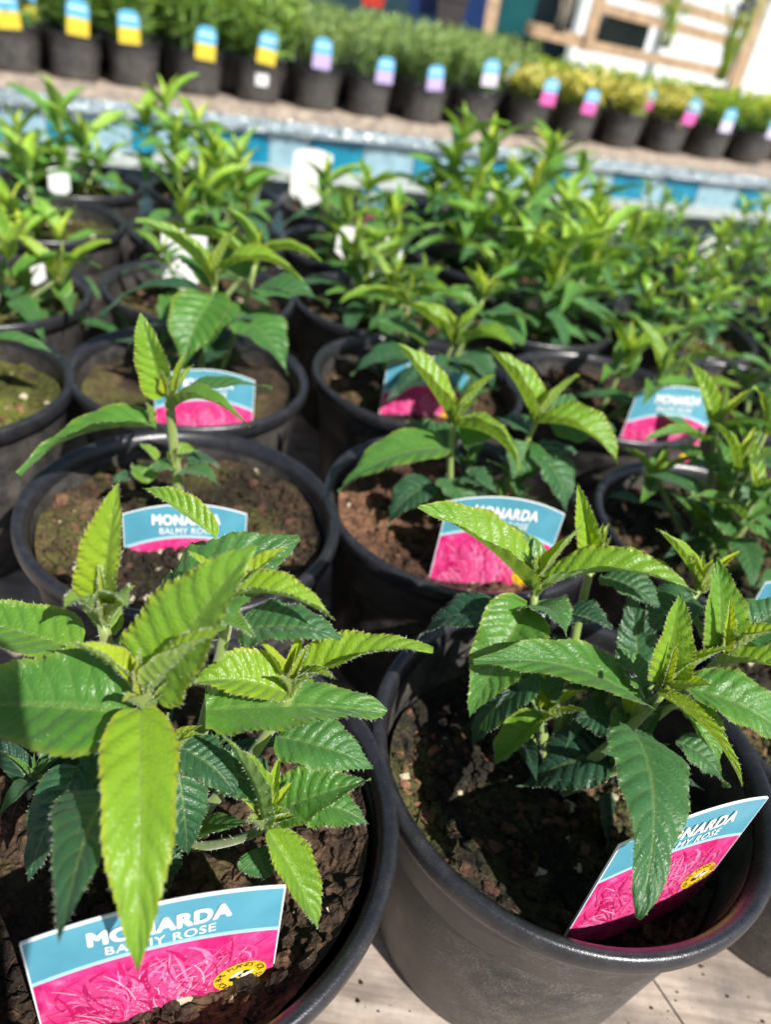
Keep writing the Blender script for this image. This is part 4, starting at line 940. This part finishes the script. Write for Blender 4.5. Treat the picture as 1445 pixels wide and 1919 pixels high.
# ---- labels on the front bench
label_px((35, 1778), (537, 1668), 0.36, 'label with a bee roundel at the front left, half hidden by a hanging leaf')
label_px((1165, 1590), (1445, 1499), 0.38, 'slanting label with a bee roundel in the front right pot')
label_px((228, 966), (463, 966), 0.05, 'label reading monarda balmy rose in the single stemmed pot')
label_px((840, 942), (1060, 966), 0.32, 'label with a leaf shadow across it, behind the front right pot')
label_px((288, 708), (478, 716), 0.18, 'label half covered by a small leaf, in the pot with arching leaves')
label_px((727, 684), (884, 690), 0.22, 'label shaded by dark leaves under the tangled pale shoots')
label_px((1196, 738), (1350, 748), 0.30, 'label standing clear on the right behind a pot rim')
label_px((1436, 1095), (1640, 1110), 0.30, 'pink label corner showing at the right edge')
def back_label(px, py, t, wpx, lab, roll=0, az=115):
    p = at_t(px, py, t); o = label_at(p[0], p[1], p[2], az, 8, lab, roll); o.scale = (wpx * t / FPX / (2 * LBW),) * 3; return o
back_label(345, 440, 7.5, 84, 'white label back between the tall bright shoot and the arching leaves')
back_label(588, 288, 11.7, 76, 'largest white label back, rising from the bare brown soil pot')
back_label(715, 450, 8.2, 92, 'white label back among the leaves of the centre pot')
back_label(108, 318, 9.8, 38, 'narrow white label back at the left of the bench')
back_label(60, 485, 7.6, 40, 'small white label back at the left edge')
back_label(655, 430, 8.6, 44, 'small white label back left of another among centre leaves')
back_label(1150, 410, 11.0, 56, 'white label back right of the tall bushy plants')
back_label(1330, 450, 11.5, 60, 'white label back among the glossy small leaves')
for px, py, t, w_, lab in ((462, 345, 11.3, 52, 'teal label seen left of the bare brown soil pot'), (203, 345, 11.4, 36, 'narrow teal label between two mossy pots at the left'), (700, 360, 11.0, 50, 'teal label behind the white backed label')):
    p = at_t(px, py, t); o = label_at(p[0], p[1], p[2], -112, 2, lab); s_ = w_ * t / FPX / (2 * LBW); o.scale = (s_, s_, s_ * 2.4)
# a fly resting on a leaf of the front right plant
p = at_y(1172, 1268, 2.46 - 0.13); fl = empty('fly', p + np.array([0, -0.02, 0.045])); tag(fl, 'small dark fly resting on a leaf of the front right plant', 'insect')
mb = MB(); lathe(mb, [(0.0, -0.026), (0.009, -0.02), (0.013, -0.004), (0.011, 0.008), (0.007, 0.014), (0.010, 0.02), (0.008, 0.027), (0.0, 0.031)], 14)
o = link('body', mb.mesh('body', [M['insect']]), fl); o.rotation_euler = (R(65), 0, R(25))
for s_ in (-1, 1):
    mb = MB(); mb.add([(0, 0, .006), (s_ * .012, -.012, .010), (s_ * .014, -.034, .009), (s_ * .004, -.034, .010)], [(0, 1, 2, 3)]); o = link('wing', mb.mesh('wing', [M['grey_box']]), fl); o.rotation_euler = (0, 0, R(25))

# ---------------------------------------------------------------- the back bench's plants
def leaf_cloud(kind, seed):
    """foliage of one small pot: many stems with leaves of the kind, base at the rim's height"""
    rg = np.random.RandomState(seed); mb = MB()
    if kind == 'strap': nst, hgt, nl, ln, wd, sp = 18, 2.5, 9, 0.80, 0.24, 0.5
    elif kind == 'feather': nst, hgt, nl, ln, wd, sp = 24, 2.0, 12, 0.44, 0.15, 0.75
    elif kind == 'variegated': nst, hgt, nl, ln, wd, sp = 18, 1.2, 8, 0.60, 0.28, 0.7
    else: nst, hgt, nl, ln, wd, sp = 18, 1.35, 9, 0.52, 0.24, 0.75
    for k in range(nst):
        a = rg.rand() * 6.28; r0 = 0.50 * math.sqrt(rg.rand()); H = hgt * (0.55 + 0.5 * rg.rand()); o_ = np.array([r0 * math.cos(a), r0 * math.sin(a), -0.25])
        tp = o_ + np.array([math.cos(a) * sp * rg.rand(), math.sin(a) * sp * rg.rand(), H + 0.25]); mid = (o_ + tp) / 2 + np.array([0, 0, 0.15])
        tube(mb, bez(o_, mid, tp, np.linspace(0, 1, 5)), 0.018, 0.008, 4, 1)
        for i in range(nl):
            q = (i + 0.6) / nl; p = bez(o_, mid, tp, np.array([q]))[0]; az = i * 2.4 + rg.rand(); e = R(rg.uniform(0, 65) if kind != 'variegated' else rg.uniform(-30, 60)); l = ln * (0.7 + 0.6 * rg.rand()) * (1.15 - 0.5 * q)
            d = np.array([math.cos(az) * math.cos(e), math.sin(az) * math.cos(e), math.sin(e)])
            leaf_into(mb, p, p + d * l, wd * (0.7 + 0.5 * rg.rand()), arch=0.12, age=float(np.clip(0.85 - 0.75 * q + 0.25 * rg.randn(), 0, 1)), teeth=0, nu=3, seed=i, out=(math.cos(az), math.sin(az)))
    mt = {'strap': 'leaf_strap', 'feather': 'leaf_feather', 'variegated': 'leaf_variegated', 'green': 'leaf_far'}[kind]
    return mb.mesh('foliage', [M[mt], M['stem']])
CLOUD = {k: [leaf_cloud(k, 10 * i + 3) for i in range(3)] for k in ('strap', 'feather', 'variegated', 'green')}
SMALL_SOIL = SO['brown']
SC = 1.0
def find_s(px, d, z):
    lo, hi = -8.0, 60.0
    for _ in range(50):
        mid = (lo + hi) / 2
        if proj(along(mid, d, z))[0] < px: lo = mid
        else: hi = mid
    return lo
DESC = {'strap': 'upright green leaves', 'feather': 'feathery grey green leaves', 'variegated': 'yellow variegated leaves', 'green': 'small green leaves'}
PIC = {'yellow': (0.75, 0.55, 0.05), 'purple': (0.50, 0.40, 0.68), 'pink': (0.75, 0.13, 0.42), 'lilac': (0.68, 0.60, 0.76)}
M['card_blue'] = plain('blue_print', (0.12, 0.42, 0.66), 0.3, 0.12, 60)
for k, c in PIC.items(): M['pic_' + k] = plain(k + '_print', c, 0.3, 0.35, 90)
def small_label_meshes():
    def slab(y0, y1, lift0, lift1, rnd):
        mb = MB(); mb.smooth = False; w = 0.45
        if rnd: pts = [(-w, y0), (w, y0)] + [(w * np.sign(math.cos(t)) * abs(math.cos(t)) ** 0.7, y1 - 0.38 + 0.38 * math.sin(t)) for t in np.linspace(0, PI, 18)]
        else: pts = [(-w, y0), (w, y0), (w, y1), (-w, y1)]
        n = len(pts); v = [(a, -lift1, b) for a, b in pts] + [(a, -lift0, b) for a, b in pts]
        mb.add(v, [tuple(range(n)), tuple(range(2 * n - 1, n - 1, -1))] + [(i, n + i, n + (i + 1) % n, (i + 1) % n) for i in range(n)]); return mb
    card = slab(-0.5, 0.95, 0.0, 0.012, True).mesh('card', [M['card_blue']])
    return card, slab
SCARD, slab_ = small_label_meshes()
SPIC = {k: slab_(-0.49, 0.20, 0.012, 0.018, False).mesh('picture', [M['pic_' + k]]) for k in PIC}
SNAME = slab_(0.56, 0.63, 0.012, 0.017, False).mesh('name_line', [M['ink_white']])
def small_label(s, d, zoff, pic, lab, yaw=0.0):
    p = along(s, d, -HP) + np.array([0, 0, HP * SC + zoff]); o = empty('picture_label', p); o.rotation_euler = (R(3), R(rng.uniform(-6, 6)), math.atan2(BV[1], BV[0]) + R(yaw))
    tag(o, lab, 'plant label', 'small picture labels along the display bench')
    o.scale = (0.80, 1, 0.70 + 0.06 * math.sin(s * 3)); link('card', SCARD, o); link('picture', SPIC[pic], o); n = link('name_line', SNAME, o); n.scale = (0.8, 1, 1); return o
FRONT = [(20, 'strap', 'yellow'), (137, 'strap', 'yellow'), (250, 'strap', 'yellow'), (370, 'strap', 'yellow'), (485, 'strap', 'yellow'), (595, 'feather', 'purple'), (693, 'feather', 'purple'), (797, 'feather', 'purple'),
         (893, 'feather', 'lilac'), (993, 'variegated', 'pink'), (1083, 'variegated', 'pink'), (1170, 'variegated', None), (1255, 'variegated', 'pink'), (1335, 'green', 'lilac'), (1410, 'green', 'lilac')]
ORD = ['first', 'second', 'third', 'fourth', 'fifth', 'sixth', 'seventh', 'eighth', 'ninth', 'tenth', 'eleventh', 'twelfth', 'thirteenth', 'fourteenth', 'fifteenth']
def bench_plant(s, d, kind, lab, grp, i, hs=1.0):
    p = along(s, d, -HP); root = empty('potted_perennial', p); tag(root, lab, 'potted plant', grp)
    pt = link('pot', POT_ME, root); pt.scale = (SC,) * 3; link('rim', RIM_ME, pt)
    so_ = link('soil', SMALL_SOIL, root); so_.scale = (SC,) * 3
    f = link('foliage', CLOUD[kind][i % 3], root, (0, 0, HP * SC)); f.rotation_euler.z = i * 1.7; f.scale = (1, 1, hs); return root
for i, (px, kind, pic) in enumerate(FRONT):
    s = find_s(px, 1.0, -0.4)
    bench_plant(s, 1.0, kind, f'black pot of {DESC[kind]}, {ORD[i]} from the left along the display bench edge', 'pots along the display bench edge', i, {0: 1.15}.get(i, 1.0))
    if pic: small_label(s + 0.22 * math.sin(i * 2.3), 0.0, 0.24 + 0.10 * math.sin(i * 1.7) + (0.32 if i == 8 else 0.08 * (i % 3 == 2)), pic, f'blue and {pic} picture label in the {ORD[i]} pot from the left along the display bench')
    if i == 4:
        mb = MB(); mb.smooth = False; th = np.linspace(-0.27, 0.27, 8); q = [(0.90 * math.sin(a), -0.90 * math.cos(a) , z) for z in (0.62, 1.12) for a in th]
        mb.add(np.array(q), [(k, k + 1, 9 + k, 8 + k) for k in range(7)]); o = link('price_sticker', mb.mesh('price_sticker', [M['sticker']]), None, along(s, 1.0, -HP)); o.rotation_euler.z = math.atan2(BV[1], BV[0]) - R(4); o['label'] = 'white square sticker on the side of a small black pot'; o['category'] = 'sticker'
# second line of labels deeper in the rows
for px, d, pic, lab in ((48, 1.9, 'yellow', 'yellow picture label half hidden at the far left of the display bench'), (960, 4.2, 'lilac', 'pale blue label deep among the feathery plants'), (1300, 2.2, 'lilac', 'blue label behind the yellow variegated leaves'), (1210, 2.2, 'pink', 'blue label showing only its top among the variegated leaves')):
    small_label(find_s(px, d, 0.2), d, 0.45, pic, lab)
k = 0
for row in range(1, 5):
    d = 1.0 + 2.0 * row
    s = -6.0 + 0.9 * (row % 2)
    while s < 46:
        pr = proj(along(s, d, 0.5)); s_here = s; s += 1.95
        if not (-70 < pr[0] < 1510): continue
        bx = find_s(pr[0], 1.0, -0.4); pxx = pr[0]
        kind = 'strap' if pxx < 540 else 'feather' if pxx < 960 else ('variegated' if pxx < 1290 and row < 3 else 'green') if pxx > 1000 or row < 3 else 'feather'
        bench_plant(s_here, d, kind, {'strap': 'black pot of upright green leaves packed behind the edge row of the display bench', 'feather': 'black pot of feathery grey green leaves packed behind the edge row of the display bench', 'variegated': 'black pot of yellow variegated leaves packed behind the edge row of the display bench', 'green': 'black pot of small green leaves packed behind the edge row of the display bench'}[kind], {'strap': 'upright leaved pots behind the edge row', 'feather': 'feathery pots behind the edge row', 'variegated': 'variegated pots behind the edge row', 'green': 'small leaved pots behind the edge row'}[kind], k); k += 1

# ---------------------------------------------------------------- beyond the display bench
YS = 62.0
def yp(px, py, y=YS): return at_y(px, py, y)
def framebar(root, org, name, a, b, w, mat, y=YS):
    mb = MB(); mb.smooth = False; p, q = yp(*a, y), yp(*b, y); mid = (p + q) / 2
    p = mid + (p - mid) * 1.0; beam(mb, p, q, w, w, 0, (0, 1, 0)); return link(name, mb.mesh(name, [mat], org), root)
org = yp(1250, 110); st = empty('timber_stand', org); tag(st, 'pale pine display stand with cross rails at the far right', 'stand')
framebar(st, org, 'post', (1136, -40), (1096, 96), 0.8, M['pine']); framebar(st, org, 'post', (1440, -40), (1366, 190), 0.8, M['pine'])
for a, b in (((1128, 14), (1402, 86)), ((1190, -12), (1412, 52)), ((1100, 84), (1384, 142))): framebar(st, org, 'cross_rail', a, b, 0.62, M['pine'])
o = framebar(st, org, 'shelf_board', (985, 50), (1095, 80), 0.8, M['pine'])
for a in ((1136, -40), (1440, -40)):
    q = yp(*a) ; 
mb = MB(); mb.smooth = False; q = yp(1160, 62, YS + 1.2); box(mb, q, (4.0, 0.4, 2.6)); o = link('dark_crate', mb.mesh('dark_crate', [M['dark_glass']], q), None, q); tag(o, 'dark crate behind the left end of the pine stand', 'crate')
mb = MB(); mb.smooth = False; q = yp(918, 0, YS - 4); beam(mb, yp(936, -60, YS - 4), yp(914, 75, YS - 4), 0.8, 0.8, 0, (0, 1, 0)); o = link('timber_post', mb.mesh('timber_post', [M['pine']], q), None, q); tag(o, 'single pine post left of the teal bin', 'post')
def bin_(name, px0, px1, py0, py1, y, mat, lab, cat, depth=3.0):
    a, b = yp(px0, (py0 + py1) / 2, y), yp(px1, (py0 + py1) / 2, y); c = yp((px0 + px1) / 2, (py0 + py1) / 2, y); w = abs(b[0] - a[0]); h = abs(yp((px0 + px1) / 2, py0, y)[2] - yp((px0 + px1) / 2, py1, y)[2])
    mb = MB(); mb.smooth = False; zb = c[2] - h / 2; zt = c[2] + h / 2; wt, wb = w / 2, w / 2 * 0.86
    v = [(-wb, -depth / 2 * .9, zb - c[2]), (wb, -depth / 2 * .9, zb - c[2]), (wb, depth / 2 * .9, zb - c[2]), (-wb, depth / 2 * .9, zb - c[2]), (-wt, -depth / 2, zt - c[2]), (wt, -depth / 2, zt - c[2]), (wt, depth / 2, zt - c[2]), (-wt, depth / 2, zt - c[2])]
    mb.add(np.array(v), [(3, 2, 1, 0), (4, 5, 6, 7), (0, 1, 5, 4), (1, 2, 6, 5), (2, 3, 7, 6), (3, 0, 4, 7)])
    r = empty(name, c); tag(r, lab, cat); link('body', mb.mesh('body', [mat]), r)
    mb = MB(); mb.smooth = False; box(mb, (0, 0, zt - c[2] + 0.12), (w * 1.06, depth * 1.06, 0.24)); link('lid', mb.mesh('lid', [mat]), r); return r
bin_('storage_bin', 842, 922, -90, 60, YS + 2, M['navy'], 'navy blue bin left of the pine post', 'bin')
bin_('storage_bin', 940, 1012, -100, 70, YS + 3, M['teal_bin'], 'dark teal bin right of the pine post', 'bin')
bin_('storage_bin', 818, 872, 0, 60, YS - 3, M['dark_box'], 'small dark box in front of the navy bin', 'box', 2)
bin_('storage_bin', 770, 838, -60, 30, YS + 4, M['navy'], 'blue bin half hidden behind the feathery plants', 'bin')
bin_('storage_bin', 682, 722, -50, 14, YS - 2, M['red'], 'red tub behind the feathery plants at the top', 'tub', 2)
def wall_(px0, px1, py0, py1, y, lab):
    a, b = yp(px0, 0, y), yp(px1, 0, y); z1 = 16.0; c = np.array([(a[0] + b[0]) / 2, y, ZG]); r = empty('white_screen', c); tag(r, lab, 'screen'); w = abs(b[0] - a[0])
    mb = MB(); mb.smooth = False; box(mb, (0, 0, (z1 - ZG) / 2), (w, 0.5, z1 - ZG)); link('sheet', mb.mesh('sheet', [M['white_wall']]), r)
    for s_ in (-0.5, -0.17, 0.17, 0.5):
        mb = MB(); mb.smooth = False; box(mb, (s_ * w, -0.4, (z1 - ZG) / 2), (0.5, 0.3, z1 - ZG)); link('batten', mb.mesh('batten', [M['rail']]), r)
wall_(1090, 1620, 0, 0, YS + 16, 'long white screen behind the pine stand')
mb = MB(); mb.smooth = False; q = np.array([0, YS + 24, 2.0]); box(mb, q, (160, 0.6, 22)); o = link('dark_hedge_fence', mb.mesh('dark_fence', [M['dark_glass']], q), None, q); o.name = 'dark_fence'; tag(o, 'dark boarded fence closing the yard behind the bins', 'fence')
# a dry twiggy plant and a purple flowered one at the stand
def twiggy(px, py, y, n, hgt, mat, lab, flower=None):
    q = yp(px, py, y); r = empty('twiggy_plant' if not flower else 'flowering_plant', q); tag(r, lab, 'plant'); rg = np.random.RandomState(int(px)); mb = MB(); tips = []
    for i in range(n):
        a = rg.rand() * 6.28; tp = np.array([math.cos(a) * 1.5 * rg.rand(), math.sin(a) * 1.0 * rg.rand(), hgt * (0.6 + 0.5 * rg.rand())]); tube(mb, bez(np.zeros(3) + 0.2 * rg.randn(3) * np.array([1, 1, 0]), tp * np.array([.3, .3, .6]), tp, np.linspace(0, 1, 5)), 0.07, 0.04, 4); tips.append(tp)
        if flower:
            for j in range(7): 
                p = tp * (0.3 + 0.7 * rg.rand()); d = rg.randn(3); leaf_into(mb, p, p + nrm(d) * 0.5, 0.22, age=0.5, teeth=0, nu=3)
    link('stem', mb.mesh('stem', [mat, M['stem']]), r)
    if flower:
        for tp in tips[:6]:
            fb_ = MB()
            for j in range(9):
                d = nrm(rg.randn(3)); leaf_into(fb_, tp, tp + d * 0.62, 0.4, age=0.5, teeth=0, nu=3)
            link('flower', fb_.mesh('flower', [flower]), r)
twiggy(1050, 62, YS - 3, 40, 5.0, M['twig'], 'dry twiggy plant left of the pine stand')
twiggy(1345, 150, YS - 6, 14, 5.6, M['leaf_far'], 'purple flowered plant in front of the pine stand', M['purple'])
twiggy(1245, 90, YS - 5, 9, 4.6, M['leaf_far'], 'slender purple flowered plant at the middle of the pine stand', M['purple'])

# ---------------------------------------------------------------- the phone taking the picture; its shadow falls along the left of the front left plant
ph = empty('smartphone', EYE - 0.10 * FWD); tag(ph, 'dark smartphone held over the front pots, its shadow along the left edge', 'phone')
ph.rotation_euler = Matrix(((CR[0], CU[0], -FWD[0]), (CR[1], CU[1], -FWD[1]), (CR[2], CU[2], -FWD[2]))).to_euler()
mb = MB(); mb.smooth = False; n_ = 8; pts = []
for cx_, cy_, a0 in ((0.33, 0.18, 0), (-0.33, 0.18, 90), (-0.33, -1.18, 180), (0.33, -1.18, 270)):
    for t_ in np.linspace(0, 90, n_): pts.append((cx_ + 0.1 * math.cos(R(a0 + t_)), cy_ + 0.1 * math.sin(R(a0 + t_))))
k_ = len(pts); mb.add(np.array([(a, b, z) for z in (0.0, 0.085) for a, b in pts]), [tuple(range(k_ - 1, -1, -1)), tuple(range(k_, 2 * k_))] + [(i, (i + 1) % k_, k_ + (i + 1) % k_, k_ + i) for i in range(k_)])
link('body', mb.mesh('body', [M['rim']]), ph)
mb = MB(); mb.smooth = False; box(mb, (0, -0.5, 0.0875), (0.74, 1.44, 0.004)); link('screen', mb.mesh('screen', [M['ink_black']]), ph)
mb = MB(); mb.smooth = False; box(mb, (0.0, 0.02, -0.012), (0.80, 0.18, 0.022)); link('camera_bar', mb.mesh('camera_bar', [M['ink_black']]), ph)
